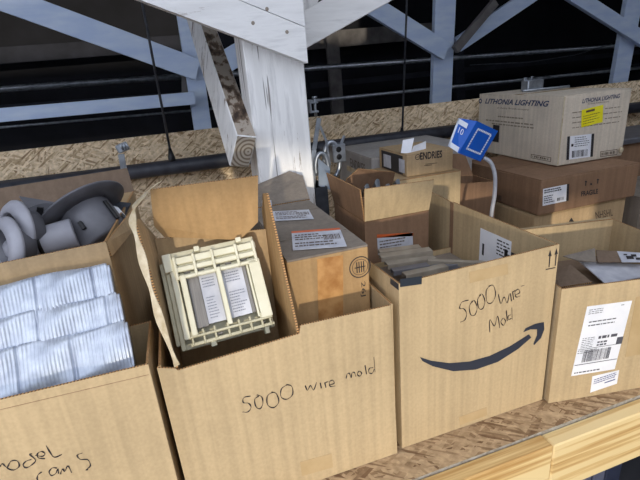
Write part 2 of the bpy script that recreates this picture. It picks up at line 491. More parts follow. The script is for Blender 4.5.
def rod(name, pts, r, m, label, cat='rod', group=None):
    if name == 'steel_rod':
        a, b_ = V(pts[0]), V(pts[1]); d = (b_-a).normalized()
        pts = [a-d*(3.0 if a.x < 0 else .6), b_+d*(3.0 if b_.x > 2 else 0)]
    b = MB(); b.tube(pts, r, 8); return single(name, b, m, label, cat, group, origin=pts[0])
rod('steel_rod', [(-1.203, 3.6, 0.8655), (0.2004, 3.6, 0.8538)], .020, STEEL, 'thick galvanised rod above the level white tie, left side')
rod('steel_rod', [(-1.2754, 3.6, 0.6294), (0.4986, 3.6, 0.6081)], .008, STEEL, 'thin galvanised rod below the level white tie, left side')
rod('steel_rod', [(1.0636, 3.6, 0.8388), (4.8864, 3.6, 0.8093)], .019, STEEL, 'upper galvanised rod crossing behind the middle truss post')
rod('steel_rod', [(1.0394, 3.6, 0.5941), (4.1361, 3.6, 0.5883)], .014, STEEL, 'lower galvanised rod crossing behind the middle truss post')
rod('hanging_wire', [(2.5494, 3.5, 0.76), (3.182, 3.5, 0.7409), (3.6906, 3.5, 0.7667), (4.1255, 3.5, 0.8357)], .004, STEEL_D, 'thin sagging wire between the two rods at upper right', 'wire')

# ------------------------------------------------------------------ the shelf
b = MB()
b.box((-1.4,.62,-.018), (2.9,2.1,0), ch=.0)
deck = b.build('shelf_deck', [DECK, EDGE])
for p in deck.data.polygons:
    if p.normal.y < -.9: p.material_index = 1
tag(deck, 'rough chipboard shelf deck under all the cardboard boxes', 'shelf')
b = MB(); b.box((.12,.582,-.152), (.675,.62,-.006), ch=.003)
single('shelf_edge_board', b, PINE, 'pale pine board along the shelf front, left of the butt joint', 'board', origin=(.4,.6,-.08))
b = MB(); b.box((.677,.582,-.154), (2.9,.62,-.008), ch=.003)
single('shelf_edge_board', b, PINE, 'pale pine board along the shelf front, right of the butt joint', 'board', origin=(1.9,.6,-.08))
b = MB(); b.box((-1.4,2.1,-.1), (2.9,2.112,.606))
single('backboard', b, UPOSB, 'upright chipboard panel standing along the back of the shelf', 'board', origin=(0,2.1,0))
for x, lb in ((-.9,'left'), (2.3,'right')):
    b = MB(); b.box((x,.63,-1.02), (x+.09,.72,-.018), ch=.003)
    single('shelf_support', b, PINE, f'timber support under the {lb} front end of the chipboard shelf', 'post', origin=(x,.7,-1.02))

# blue-grey steel sheets leaning in the dark under the shelf
for i, (xa, xb) in enumerate([(.95,1.30), (1.345,1.40), (1.425,1.49), (1.515,1.60)]):
    b = MB(); b.box((xa,1.0+.01*i,-1.02), (xb,1.02+.01*i,-.35), ch=.003)
    single('steel_sheet', b, LOCK, ['widest blue-grey steel sheet standing under the shelf',
        'narrow blue-grey strip just right of the widest sheet under the shelf',
        'second narrow blue-grey strip under the shelf, between dark gaps',
        'blue-grey strip under the shelf nearest the right edge'][i], 'sheet', origin=(xa,1.0,-1.02))

# ------------------------------------------------------------------ front post, gusset and timber
b = MB()
FLp = [(.249,1.4),(.425,1.4),(.425,1.54),(.249,1.54)]
b.box((.249,1.4,.001), (.428,1.54,2.6), ch=.003)
single('white_post', b, WHITE_WOOD, 'thick white painted timber post rising behind the boxes', 'post', origin=(.33,1.47,0))
b = MB()
b.panel([(-.55,1.36,1.237), (.428,1.36,.829), (.428,1.36,.925), (-.55,1.36,1.333)], .038, (0,-1,0), 0, 0)
b.panel([(-.55,1.36,1.335), (.428,1.36,.927), (.428,1.36,1.30), (-.55,1.36,1.70)], .038, (0,-1,0), 0, 0)
g = single('gusset_plank', b, WHITE_PLANK, 'wide white painted plank nailed slanting across the post top', 'beam', origin=(.2,1.36,1.0))
for (px, pz) in ((0.3221, 1.36, 0.9763)[::2], (0.2783, 1.36, 0.943)[::2], (0.373, 1.36, 0.9156)[::2]):
    b = MB(); b.lathe([(0,-.0008),(.004,-.0008),(.0052,-.0003),(.0052,.0)], (px,1.36,pz), (0,1,0), 14)
    b.build('nail_head', mat('rusty_nail', (150,138,124), .6), g)
beam('white_brace', (0.413, 1.58, 0.905), (0.7769, 1.58, 1.0548), .105, .04, WHITE_PLANK, 'white plank rising right from behind the post top', 'beam', ext=(0,1.5))
beam('pale_brace', (0.6467, 1.7, 1.1716), (0.5183, 1.7, 0.9809), .05, .04, WHITE_WOOD, 'short white batten tucked behind the post top', 'beam', ext=(.8,0))
# leaning timber with end grain
r = thing('leaning_timber', (0.2211, 1.42, 0.5924), 'white leaning timber with worn brown top and sawn end beside the post', 'beam')
p0 = V((0.205, 1.38, 0.5935)); p1 = V((0.2152, 2.25, 1.0993))
d = (p1-p0).normalized(); sx = V((1,0,0)); sx = (sx-d*d.x).normalized(); up = sx.cross(d)
q45 = Matrix.Rotation(math.radians(14), 3, d); sx = q45 @ sx; up = q45 @ up
b = MB(); b.box((-.031,0,-.058), (.031,1.5,.058), 0, sx, d, up, p0, .003)
for i in range(len(b.f)):
    vs = [b.v[k] for k in b.f[i]]; n = (vs[1]-vs[0]).cross(vs[2]-vs[1])
    if n.length > 0 and abs(n.normalized().dot(up)) > .9: b.mi[i] = 1
    elif n.length > 0 and abs(n.normalized().dot(d)) > .9: b.mi[i] = 2
OLD_WOOD = grain('weathered_brown_wood', (176,164,150), (118,100,84), (64,52,44), (40,4,40), .8)
ENDG = mat('sawn_end_grain', (188,176,158), .7); t = NT(ENDG)
w = t.n('ShaderNodeTexWave', Scale=26.0, Distortion=1.2); w.wave_type = 'RINGS'; w.rings_direction = 'Y'
tc = t.n('ShaderNodeTexCoord'); t.l(tc.outputs['Object'], w.inputs['Vector'])
t.l(t.ramp(w.outputs['Fac'], [(.2, lin((140,124,106))), (.6, lin((204,194,178)))]), t.b.inputs['Base Color'])
b.build('timber', [WHITE_WOOD, OLD_WOOD, ENDG], r)

# pipe along the back and its hangers
rod('black_pipe', [(-1.2,2.05,.474), (2.8,2.05,.455)], .032, PIPE, 'black pipe running along the foot of the chipboard backboard', 'pipe')
for i, (t_, bt) in enumerate([((-0.0009, 2.05, 1.2152), (-0.0038, 2.05, 0.4982)), ((1.1488, 2.05, 1.1986), (1.1059, 2.05, 0.4608))]):
    r = thing('pipe_hanger', bt, ['black hanger rod dropping to the pipe at the left', 'black hanger rod dropping to the pipe right of the white post'][i], 'hanger')
    b = MB(); t2 = V(bt)+(V(t_)-V(bt))*3.2; b.tube([bt, t2], .005, 8); b.build('rod', STEEL_D, r)
    b = MB(); b.tube([V(bt)+V((0,0,-.03)), V(bt)+V((0,0,.012)), V(bt)+V((0,0,.05))], [.019,.015,.006], 12); b.build('clamp', BLACK_P, r)

# ------------------------------------------------------------------ 'model cams' box with the foil ducts
r = thing('cardboard_box', (-.33,.76,.001), 'open cardboard box lettered model cams, with foil ducts on top', 'box')
b = MB(); c = [(-.62,.68),(-.098,.68),(-.098,.852),(-.62,.852)]
walls(b, c, .001, [(.385,.381),(.381,.37),(.37,.37),(.37,.385)])
b.build('body', [K_LIGHT, FL], r)
b = MB(); b.panel([(-.62,.6792,.372),(-.101,.6792,.362),(-.101,.6792,.3625),(-.62,.6792,.3725)], .0004, (0,-1,0)); b.build('crease', K_BROWN, r)
words([[(-0.3488, 0.2661), (-0.3418, 0.2728), (-0.3409, 0.2667), (-0.3367, 0.2707), (-0.3341, 0.2638), (-0.3313, 0.2572)], [(-0.3296, 0.265), (-0.3323, 0.2591), (-0.3254, 0.2531), (-0.3169, 0.2573), (-0.3168, 0.2681), (-0.3238, 0.271), (-0.3294, 0.2657)], [(-0.2981, 0.2634), (-0.3061, 0.2629), (-0.3114, 0.2573), (-0.3089, 0.2508), (-0.3009, 0.2529), (-0.2932, 0.2598), (-0.2975, 0.2733), (-0.2941, 0.2742)], [(-0.2912, 0.2691), (-0.2829, 0.2634), (-0.2779, 0.2668), (-0.2812, 0.2728), (-0.2876, 0.2708), (-0.2884, 0.2626), (-0.2803, 0.2576)], [(-0.2724, 0.2816), (-0.2707, 0.2678), (-0.2673, 0.2554), (-0.256, 0.2567)], [(-0.2908, 0.2343), (-0.2972, 0.2307), (-0.3007, 0.2234), (-0.2996, 0.2172)], [(-0.2692, 0.2331), (-0.2756, 0.2359), (-0.2816, 0.2296), (-0.2801, 0.2217), (-0.2733, 0.2236), (-0.2681, 0.231), (-0.27, 0.2213)], [(-0.2677, 0.2195), (-0.2621, 0.2285), (-0.2603, 0.2221), (-0.2535, 0.2313), (-0.2517, 0.2159)], [(-0.2276, 0.2479), (-0.2358, 0.2465), (-0.2336, 0.2368), (-0.2235, 0.2317), (-0.2226, 0.2183), (-0.2309, 0.2127), (-0.2275, 0.2122)]], (5,), .6796, .0021, r)

def duct(name, a, b_, ra, rb, label, seed):
    """flattened, ribbed foil duct: a squashed tube whose broad side faces up and forward"""
    rnd = random.Random(seed); a, b_ = V(a), V(b_); d = (b_-a); L = d.length; d.normalize(); n = int(L/.0014)
    up = V((0,.52,.85)); up = (up - d*d.dot(up)).normalized(); nn = d.cross(up)
    if nn.y > 0: nn = -nn
    seg = 28; vs = []; fs = []
    pw = lambda c, e: math.copysign(abs(c)**e, c)
    for i in range(n+1):
        t = i/n; p = a.lerp(b_, t) + nn*(.003*math.sin(t*11+seed))
        dent = sum(.006*math.exp(-((t-c)/.005)**2) for c in DENT[seed])
        k = (.0013 if (i//2) % 2 else -.0003)*(.5+.7*rnd.random())
        e = 1.0 if t < .99 else .9
        for j in range(seg):
            th = 2*math.pi*j/seg
            u = pw(math.cos(th), .65)*(ra + .002*math.sin(t*17+seed)); w_ = pw(math.sin(th), .8)*(rb + .0028*math.sin(t*26+j*.8+seed))
            vs.append(p + up*(u*e) + nn*((w_+k*(1 if w_ > 0 else -1))*e - (dent if w_ > 0 else 0)))
    for i in range(n):
        for j in range(seg):
            j2 = (j+1) % seg; fs.append((i*seg+j, i*seg+j2, (i+1)*seg+j2, (i+1)*seg+j))
    fs.append(tuple(range(seg))[::-1]); fs.append(tuple(n*seg+j for j in range(seg)))
    mb = MB(); mb.mesh_(vs, fs, 0, True)
    return single(name, mb, DUCT, label, 'duct', 'crinkled foil ducts in the model cams box', origin=a)
DENT = {1: (.72, .93), 2: (.70, .95), 3: (.62, .80)}
duct('foil_duct', (-.57,.812,.452), (-0.1409, 0.812, 0.4697), .050, .012, 'crinkled silver foil duct, rearmost of three, touching the box behind', 1)
duct('foil_duct', (-.57,.775,.415), (-0.1305, 0.775, 0.4292), .045, .012, 'crinkled silver foil duct, middle one of three in the lettered box', 2)
duct('foil_duct', (-.57,.738,.380), (-0.1241, 0.738, 0.3882), .045, .012, 'crinkled silver foil duct, nearest of three, on the box rim', 3)

# ------------------------------------------------------------------ rear left box with recessed lights
r = thing('cardboard_box', (-.4,1.05,.001), 'tall open cardboard box holding recessed light parts, at the left', 'box')
b = MB(); c = [(-.72,.862),(-.143,.862),(-.112,1.27),(-.72,1.27)]
walls(b, c, .001, [(.52,.542),(.542,.545),(.545,.53),(.53,.52)])
b.build('body', [K_MID, FL], r)
b = MB(); b.panel([(-.72,1.268,.52),(-.112,1.268,.545),(-.120,1.30,.603),(-.72,1.30,.585)], .004, (0,-1,.3)); b.build('flap', [K_SHADE, FL], r, 'standing rear flap in shade')  # flap coloured darker than its box to stand in for shade
b = MB(); b.panel([(-.1425,.866,.54),(-.140,.868,.51),(-.100,1.0,.522),(-.094,1.06,.556)], .004, (1,-.3,0)); b.build('flap', [K_MID, FL], r, 'bent side flap')

# big recessed can: wide flange behind, can body pointing down to the right
ax = V((.42,-.52,-.74)).normalized()
o = V((-0.2025, 1.06, 0.5596))
r = thing('recessed_light', o, 'dark grey recessed light housing with wide round flange', 'light fitting')
b = MB(); b.lathe([(.050,.0),(.094,-.006),(.096,-.004),(.095,-.001),(.052,.005)], o, ax, 48, 0, True); b.build('flange', GREY_P, r)
b = MB(); b.lathe([(.050,-.004),(.054,.004),(.055,.03),(.055,.085),(.050,.09),(0,.09)], o, ax, 40); b.build('can', GREY_P, r)
sd = ax.cross(V((0,0,1))).normalized(); u2 = sd.cross(ax)
for ang, h0, h1 in ((1.9,.02,.07),(.7,.04,.06),(2.6,.05,.075)):
    rd = sd*math.cos(ang)+u2*math.sin(ang); tg = ax.cross(rd)
    b = MB(); b.box((-.004,h0,.056), (.004,h1,.062), 0, tg, ax, rd, o, .001); b.build('spring_clip', BLACK_P, r)
# second can lying behind, pale
o = V((-0.2625, 0.985, 0.5284))
r = thing('recessed_can', o, 'pale grey cylindrical light can lying beside the wide flange', 'light fitting')
b = MB(); a2 = V((1,.15,.1)).normalized(); b.lathe([(0,-.075),(.028,-.075),(.031,-.068),(.031,.045),(.028,.047),(0,.047)], o, a2, 36); b.build('can', LTGREY_P, r)
for q in (-.055,-.02): 
    b = MB(); b.lathe([(.0315,q),(.0335,q),(.0335,q+.007),(.0315,q+.007)], o, a2, 36, 0, True); b.build('band', BLACK_P, r)
# white ring trims at the left
for i, (px, py, yy, ra, tl) in enumerate([(15,242,.93,.055,'front ring trim of the pale pair at the far left of the box'),
                                         (20,236,.975,.062,'rear ring trim of the pale pair at the far left of the box')]):
    o = V([(-0.3129, 0.93, 0.5443), (-0.3057, 0.975, 0.5567)][i]); a3 = V((-.75,-.6,.22)).normalized()
    r = thing('ring_trim', o, tl, 'light trim')
    b = MB(); b.lathe([(ra*.62,.0),(ra,.0),(ra,.006),(ra*.9,.014),(ra*.66,.02),(ra*.62,.016)], o, a3, 44, 0, True); b.build('ring', LTGREY_P, r)
    b = MB(); b.lathe([(ra*.60,-.03),(ra*.62,-.03),(ra*.62,.012),(ra*.60,.012)], o, a3, 44, 0, True); b.build('sleeve', GREY_P, r)
# grey bracket plate behind, red-edged bag
b = MB(); pts = []
for i in range(13):
    t_ = i/12; pts.append(V((-0.3434, 1.04, 0.5569)).lerp(V((-0.2422, 1.1, 0.5699)), t_) + V((0,0,.022*math.sin(math.pi*t_))))
for i in range(12): b.panel([pts[i]-V((0,.01,.05)), pts[i+1]-V((0,.01,.05)), pts[i+1], pts[i]], .002, (0,-1,.3), 0, 0)
single('mounting_plate', b, GREY_P, 'curved grey mounting plate behind the ring trims', 'bracket', origin=pts[0])
for pxy, lb in (((-0.3162, 1.03, 0.5805), 0), ((-0.2791, 1.03, 0.5698), 1)):
    b = MB(); o = V(pxy); b.box((-.006,-.006,-.02), (.006,.0,.02), 0, V((.9,0,-.3)).normalized(), V((0,1,0)), V((.3,0,.9)).normalized(), o, .001)
    single('wire_clip', b, BLACK_P, ['small black clip on the curved plate, nearest the left edge', 'small black clip on the curved plate, by the wide flange'][lb], 'clip', origin=o)
b = MB(); b.panel([(-0.3548, 1.2, 0.586), (-0.2756, 1.2, 0.5559), (-0.2249, 1.2, 0.5551), (-0.2231, 1.18, 0.542), (-0.3316, 1.16, 0.5534)], .003, (0,-1,.5), 0, 0)
rr = thing('plastic_bag', (-0.2958, 1.19, 0.5543), 'crumpled grey plastic bag with a red strip at the box back', 'bag')
b.build('bag_film', GREY_P, rr)
b = MB(); b.panel([(-0.3411, 1.192, 0.576), (-0.303, 1.192, 0.5611), (-0.3111, 1.186, 0.5578), (-0.34, 1.186, 0.5675)], .001, (0,-1,.5), 0, 0); b.build('printed_strip', RED, rr)
b = MB(); b.panel([(-0.1629, 1.12, 0.5638), (-0.1117, 1.12, 0.5481), (-0.1332, 1.06, 0.5218), (-0.1633, 1.06, 0.5179)], .003, (0,-1,.5), 0, 0)
single('metal_plate', b, STEEL_D, 'dark steel plate leaning at the right inside the left box', 'plate', origin=(-0.1477, 1.1, 0.5373))
b = MB(); b.panel([(-0.1516, 1.08, 0.5597), (-0.1364, 1.08, 0.5524), (-0.121, 1.05, 0.5365), (-0.131, 1.05, 0.5383)], .002, (0,-1,.5), 0, 0)
single('paper_slip', b, PAPER, 'small white paper slip on the dark steel plate', 'paper', origin=(-0.1423, 1.06, 0.5469))

# loose strap hook in front of the backboard
r = thing('strap_hook', (-0.1484, 1.4, 0.5962), 'bright steel strap hook standing up before the chipboard, left', 'bracket')
b = MB(); oriented(b, ((-0.1584, 1.4, 0.5628)[0]-.004, 1.4, .002), (-0.1359, 1.4, 0.6288), .017, .004); b.build('strap', STEEL, r)
b = MB(); oriented(b, (-0.1438, 1.4, 0.6411), (-0.1124, 1.4, 0.6513), .024, .012, ch=.003)
for q in (-.008,0,.008): b.tube([V((-0.1231, 1.39, 0.6482))+V((q,-.004,.010)), V((-0.1231, 1.39, 0.6482))+V((q+.004,-.004,-.008))], .0025, 6)
b.build('jaw', STEEL, r)

# ------------------------------------------------------------------ '5000 wire mold' box (left)
r = thing('cardboard_box', (.13,.9,.001), 'wide cardboard box lettered 5000 wire mold, without a printed arrow', 'box')
b = MB(); c = [(-.086,.692),(.350,.692),(.350,1.2),(-.086,1.2)]
b.panel([(-.086,.692,.001),(.350,.692,.001),(.343,.692,.372),(.163,.692,.376),(.159,.692,.360),(-.057,.692,.348),(-.060,.692,.353),(-.088,.692,.363)], T, (0,-1,0), 0, 1, True)
walls(b, c, .001, [None,(.372,.372),(.34,.34),(.34,.363)])
b.build('body', [K_LIGHT, FL], r)
words([[(0.0555, 0.2569), (0.0429, 0.2575), (0.0407, 0.2473), (0.0498, 0.2423), (0.0529, 0.2319), (0.0458, 0.2242), (0.0364, 0.2275)], [(0.0701, 0.2519), (0.0618, 0.2473), (0.0619, 0.2306), (0.0687, 0.2235), (0.0754, 0.2334), (0.075, 0.2484), (0.0667, 0.2558)], [(0.097, 0.252), (0.0855, 0.2466), (0.0839, 0.2266), (0.0945, 0.2172), (0.1051, 0.2268), (0.1026, 0.2464), (0.094, 0.253)], [(0.126, 0.259), (0.1136, 0.2538), (0.1109, 0.2361), (0.121, 0.227), (0.133, 0.2342), (0.1333, 0.2529), (0.123, 0.26)], [(0.1592, 0.2462), (0.1629, 0.2336), (0.1694, 0.2428), (0.1749, 0.2305), (0.182, 0.2462)], [(0.1892, 0.2429), (0.1905, 0.2291)], [(0.1982, 0.2409), (0.1997, 0.228)], [(0.1977, 0.2354), (0.2014, 0.2399), (0.2064, 0.2392)], [(0.2067, 0.2324), (0.2168, 0.232), (0.2149, 0.2403), (0.208, 0.2387), (0.2089, 0.2278), (0.2189, 0.2255)], [(0.2426, 0.2351), (0.2449, 0.244), (0.2501, 0.2452), (0.2529, 0.2337), (0.2552, 0.2436), (0.2604, 0.2439), (0.2633, 0.2333)], [(0.2709, 0.2444), (0.2662, 0.2382), (0.2711, 0.2318), (0.2757, 0.2371), (0.2717, 0.2441)], [(0.2836, 0.2539), (0.286, 0.2319)], [(0.3007, 0.2428), (0.2928, 0.2433), (0.2915, 0.234), (0.2984, 0.2299), (0.3032, 0.2381)], [(0.3035, 0.2669), (0.3047, 0.2308)]], (4,9), .6916, .0022, r)
sheet('packing_tape', (0.132, 0.692, 0.0285), (0.1997, 0.692, 0.0242), (0.1314, 0.692, 0.0665), TAPE, r)

# small tilted open box inside it
r = thing('open_carton', (.04,.8,.006), 'small open carton with raised flaps holding the cream plastic frame', 'box')
b = MB()
b.panel([(-.057,.698,.06),(.158,.698,.06),(.158,.698,.355),(-.057,.698,.343)], T, (0,-1,0))
b.panel([(-.062,.90,.10),(.158,.90,.10),(.158,.90,.50),(-.062,.90,.52)], T, (0,1,0))
b.panel([(-.060,.70,.06),(.158,.70,.06),(.158,.90,.10),(-.062,.90,.10)], T, (0,0,-1), 0, 0)
b.build('body', [K_MID, FL], r)
b = MB(); b.panel([(.160,.697,.06),(.160,.697,.366),(.155,.80,.600),(.160,.865,.585),(.165,.93,.53),(.163,.93,.10)], T, (1,0,0)); b.build('side_wall', [K_ORANGE, FL], r)
b = MB(); b.panel([(-.060,.697,.06),(-.060,.697,.352),(-.082,.80,.590),(-.080,.86,.575),(-.066,.92,.52),(-.066,.92,.10)], T, (-1,0,0)); b.build('side_wall', [K_MID, FL], r)
b = MB(); b.panel([(-0.0431, 0.872, 0.5288), (0.099, 0.872, 0.4949), (0.1387, 0.862, 0.5292), (0.1489, 0.852, 0.6236), (-0.0488, 0.852, 0.6267), (-0.0561, 0.865, 0.5556)], T, (0,-1,0)); b.build('flap', [K_ORANGE, FL], r, 'sunlit flap standing up at the back')
b = MB()
tp = [V((-0.0345, 0.84, 0.6379)), V((-0.0541, 0.82, 0.6307)), V((-0.0705, 0.8, 0.6185)), V((-0.0817, 0.785, 0.5997)), V((-0.0797, 0.76, 0.5665)), V((-0.0748, 0.735, 0.5032)), V((-0.0684, 0.712, 0.4383)), V((-0.0566, 0.69, 0.3583))]
tp = [V(q) for q in smooth_poly([tuple(q) for q in tp], 5)]
wd = V((.006,-.003,.004))
for i in range(len(tp)-1):
    k0 = 1+.45*math.sin(i*.9); k1 = 1+.45*math.sin((i+1)*.9)
    s0 = 1.5 if i < 12 else .8; s1 = 1.5 if i+1 < 12 else .8
    b.panel([tp[i]-wd*k0*s0, tp[i]+wd*k0*s0, tp[i+1]+wd*k1*s1, tp[i+1]-wd*k1*s1], .0012, (0,-1,.3), 0, 0)
b.build('loose_tape', TAPE_CLR, r)

# cream plastic device: a flat frame with two labelled windows
O = V((-0.0485, 0.758, 0.3412)); UR = V((0.1203, 0.858, 0.504)); UL = V((-0.0618, 0.856, 0.499)); LR = V((0.1242, 0.76, 0.3461))
ex = ((LR-O)+(UR-UL))/2; W = ex.length; ex.normalize()
ey = ((UL-O)+(UR-LR))/2; ey = ey - ex*ex.dot(ey); Hh = ey.length; ey.normalize(); ez = ex.cross(ey)
r = thing('raceway_fitting', O, 'cream plastic slotted frame with two labelled windows inside the small carton', 'electrical part')
def q(b, u0, v0, u1, v1, z0, z1, mi=0, ch=.0012):
    b.box((u0*W,v0*Hh,z0), (u1*W,v1*Hh,z1), mi, ex, ey, ez, O, ch)
b = MB(); q(b,.0,.0,1,1,-.042,-.024); q(b,.0,.0,.05,1,-.03,-.006); q(b,.95,.0,1,1,-.03,-.006)
q(b,.0,.94,1,1,-.03,-.004); q(b,.0,0,1,.06,-.03,-.010); q(b,-.045,.06,.0,.92,-.045,-.012); b.build('backing_tray', CREAM_D, r)
b = MB()
q(b,.09,.86,1.0,.93,-.006,.006); q(b,.12,.78,.99,.83,-.004,.008); q(b,.10,.70,.97,.735,-.002,.010)
for u in (.10,.30,.50,.76,.955): q(b,u,.70,u+.03,.94,-.008,.012)
q(b,.12,.835,.99,.858,-.02,.0); q(b,.13,.74,.97,.776,-.02,-.004)
q(b,.0,.80,.09,.99,-.01,.006); q(b,.34,.955,.40,1.01,-.004,.008); q(b,.80,.955,.86,1.01,-.004,.008)
b.build('top_rail', CREAM, r)
b = MB()
for u in (.18,.33,.50,.63,.80): q(b,u,.755,u+.075,.785,-.012,-.003)
b.build('slot', GREY_STRIP_SHADE, r)
b = MB(); q(b,.05,.10,.115,.90,-.02,.004); q(b,.135,.12,.195,.74,-.015,.012); b.build('side_column', CREAM, r)
b = MB(); q(b,.875,.12,1.0,.74,-.02,.010); q(b,.845,.14,.868,.70,-.02,.006); b.build('side_column', CREAM, r)
b = MB(); q(b,.515,.14,.565,.74,-.012,.014); b.build('mullion', CREAM, r)
b = MB(); q(b,.20,.18,.325,.72,-.020,-.003); b.build('shade_and_strip', GREY_STRIP_SHADE, r)  # left window's grey part: carton wall's shade put into its colour
b = MB(); q(b,.80,.20,.84,.72,-.02,-.002); b.build('shade_and_strip', GREY_STRIP_SHADE, r)
for (u0,u1) in ((.325,.512),(.568,.80)):
    b = MB(); q(b,u0,.20,u1,.71,-.022,-.006,0,0); L_ = b.build('label', PAPER_G, r)
    P0 = O+ex*(u0*W)+ey*(.20*Hh)+ez*(-.0058); PX = O+ex*(u1*W)+ey*(.20*Hh)+ez*(-.0058); PY = O+ex*(u0*W)+ey*(.71*Hh)+ez*(-.0058)
    printing('print', P0, PX, PY, lines(.72,.95,4,.12,.9,.4,.2)+lines(.08,.55,8,.15,.9,.35,.5), mat('grey_print', (120,124,136), .6), L_, .0004)
b = MB(); q(b,.10,.02,1.0,.055,-.008,.006); q(b,.11,.10,.99,.125,-.006,.010)
for u in (.12,.24,.36,.5,.62,.74,.86,.95): q(b,u,.02,u+.022,.17,-.010,.008)
q(b,.88,.03,.93,-.04,-.02,.004); q(b,.3,-.03,.36,.03,-.02,.004); b.build('bottom_rail', CREAM_D, r)
b = MB(); q(b,.38,.065,.45,.095,-.01,-.002); q(b,.86,.065,.91,.09,-.01,-.002); b.build('slot', GREY_STRIP_SHADE, r)

# ------------------------------------------------------------------ three taped cartons in line
CT = .468
def top_label(parent, ll, lr, ul, band):
    L_ = sheet('label', ll, lr, ul, PAPER_G, parent, .0012)
    printing('print', ll, lr, ul, lines(.12,.42,2,.05,.95,.4,.2)+lines(.5,.9,3,.06,.7,.45,.3)+bars(.62,.95,.45,.75,12), PRINT_B, L_, .0022)
    if band:
        a, b2, c2 = V(ll), V(lr), V(ul); up_ = (c2-a)
        sheet('label_stripe', a+up_*1.01, b2+up_*1.01, a+up_*1.13, ORANGE, parent, .0012)
r = closed_carton('taped_carton', 'nearest carton of the row, with amber tape and a round printed seal', K_ORANGE, .170,.341,.78,1.0,.006,CT, seam='x', tape=None, top=K_DUST)
top_label(r, (0.1946, 0.822, 0.469), (0.2977, 0.7871, 0.469), (0.2197, 0.923, 0.469), True)
sheet('packing_tape', (0.2187, 0.78, 0.2658), (0.2727, 0.78, 0.2627), (0.2309, 0.78, 0.4596), TAPE_O, r, .0006, ur=(0.2854, 0.78, 0.4567))
# round seal
cx, _, cz = (0.3204, 0.7797, 0.423)
b = MB()
for rr_, w_ in ((.0215,.0022),(.0165,.0010)):
    b.lathe([(rr_,0),(rr_+w_,0)], (cx,.7794,cz), (0,-1,0), 40)
for dx in (-.008,-.003,.002,.007):
    b.box((cx+dx,.7791,cz-.012), (cx+dx+.002,.7795,cz+.012))
b.box((cx-.012,.7791,cz-.001), (cx+.012,.7795,cz+.001))
b.build('printed_seal', PRINT, r)
text('printed_number', '26J', (0.3035, 0.78, 0.356), (0.3059, 0.78, 0.3991), (0.2878, 0.78, 0.3575), PRINT, r) if False else text('printed_number', '26J', (cx+.004-.006,.78,cz-.034), (cx-.002,.78,cz-.068), (cx+.010,.78,cz-.034), PRINT, r)
r = closed_carton('taped_carton', 'middle carton of the row, dusty top with a grey paper label', K_DUST, .175,.345,1.004,1.195,.006,CT-.004, seam='x', tape=None)
top_label(r, (0.2104, 1.0464, 0.465), (0.2996, 1.008, 0.465), (0.2238, 1.1313, 0.465), False)
r = thing('taped_carton', (.27,1.27,.001), 'rearmost carton of the row with a bent up flap before the post', 'box')
b = MB(); b.box((.178,1.20,.001), (.343,1.385,.455), ch=.003); b.build('body', K_DUST, r)
b = MB(); b.panel([(.182,1.21,.462),(.352,1.21,.462),(.372,1.33,.505),(.345,1.385,.515),(.300,1.39,.50),(.188,1.385,.475)], .004, (0,-.3,1)); b.build('flap', [K_DUST, FL], r)
b = MB(); b.panel([(0.2414, 1.3471, 0.47), (0.266, 1.3439, 0.47), (0.2339, 1.1791, 0.468), (0.2093, 1.1957, 0.468)], .001, (0,0,1), 0, 0); b.build('label', PAPER_G, r)

# ------------------------------------------------------------------ box with the printed smile arrow
r = thing('cardboard_box', (.56,.9,.001), 'big cardboard box printed with a curved smile arrow, lettered 5000 wire mold', 'box')
b = MB(); c = [(.366,.70),(.753,.70),(.757,1.10),(.366,1.10)]
walls(b, c, .001, [(.409,.414),(.414,.414),(.27,.27),(.39,.409)])
b.build('body', [K_LIGHT, FL], r)
b = MB(); b.panel([(.757,1.104,.06),(.757,1.104,.412),(.764,1.27,.418),(.764,1.27,.06)], T, (1,0,0)); b.build('flap', [K_LIGHT, FL], r)
b = MB(); b.box((.7515,1.088,.10), (.7535,1.104,.412)); b.build('seam_tape', K_BROWN, r)
fill('printed_arrow', [[(0.4114, 0.2293), (0.4377, 0.2123), (0.4829, 0.1922), (0.5349, 0.1805), (0.5882, 0.1794), (0.6422, 0.1893), (0.6923, 0.2062), (0.7002, 0.1954), (0.6659, 0.1748), (0.6116, 0.156), (0.552, 0.1537), (0.4938, 0.1677), (0.4427, 0.1963), (0.4172, 0.2175)], [(0.6755, 0.2162), (0.6814, 0.2252), (0.708, 0.2296), (0.7323, 0.2274), (0.7358, 0.2071), (0.7289, 0.1862), (0.7108, 0.1716), (0.708, 0.1757), (0.7161, 0.1974), (0.7144, 0.213), (0.6956, 0.2181)]], .6994, mat('printed_slate_ink', (46,50,62), .6), r)
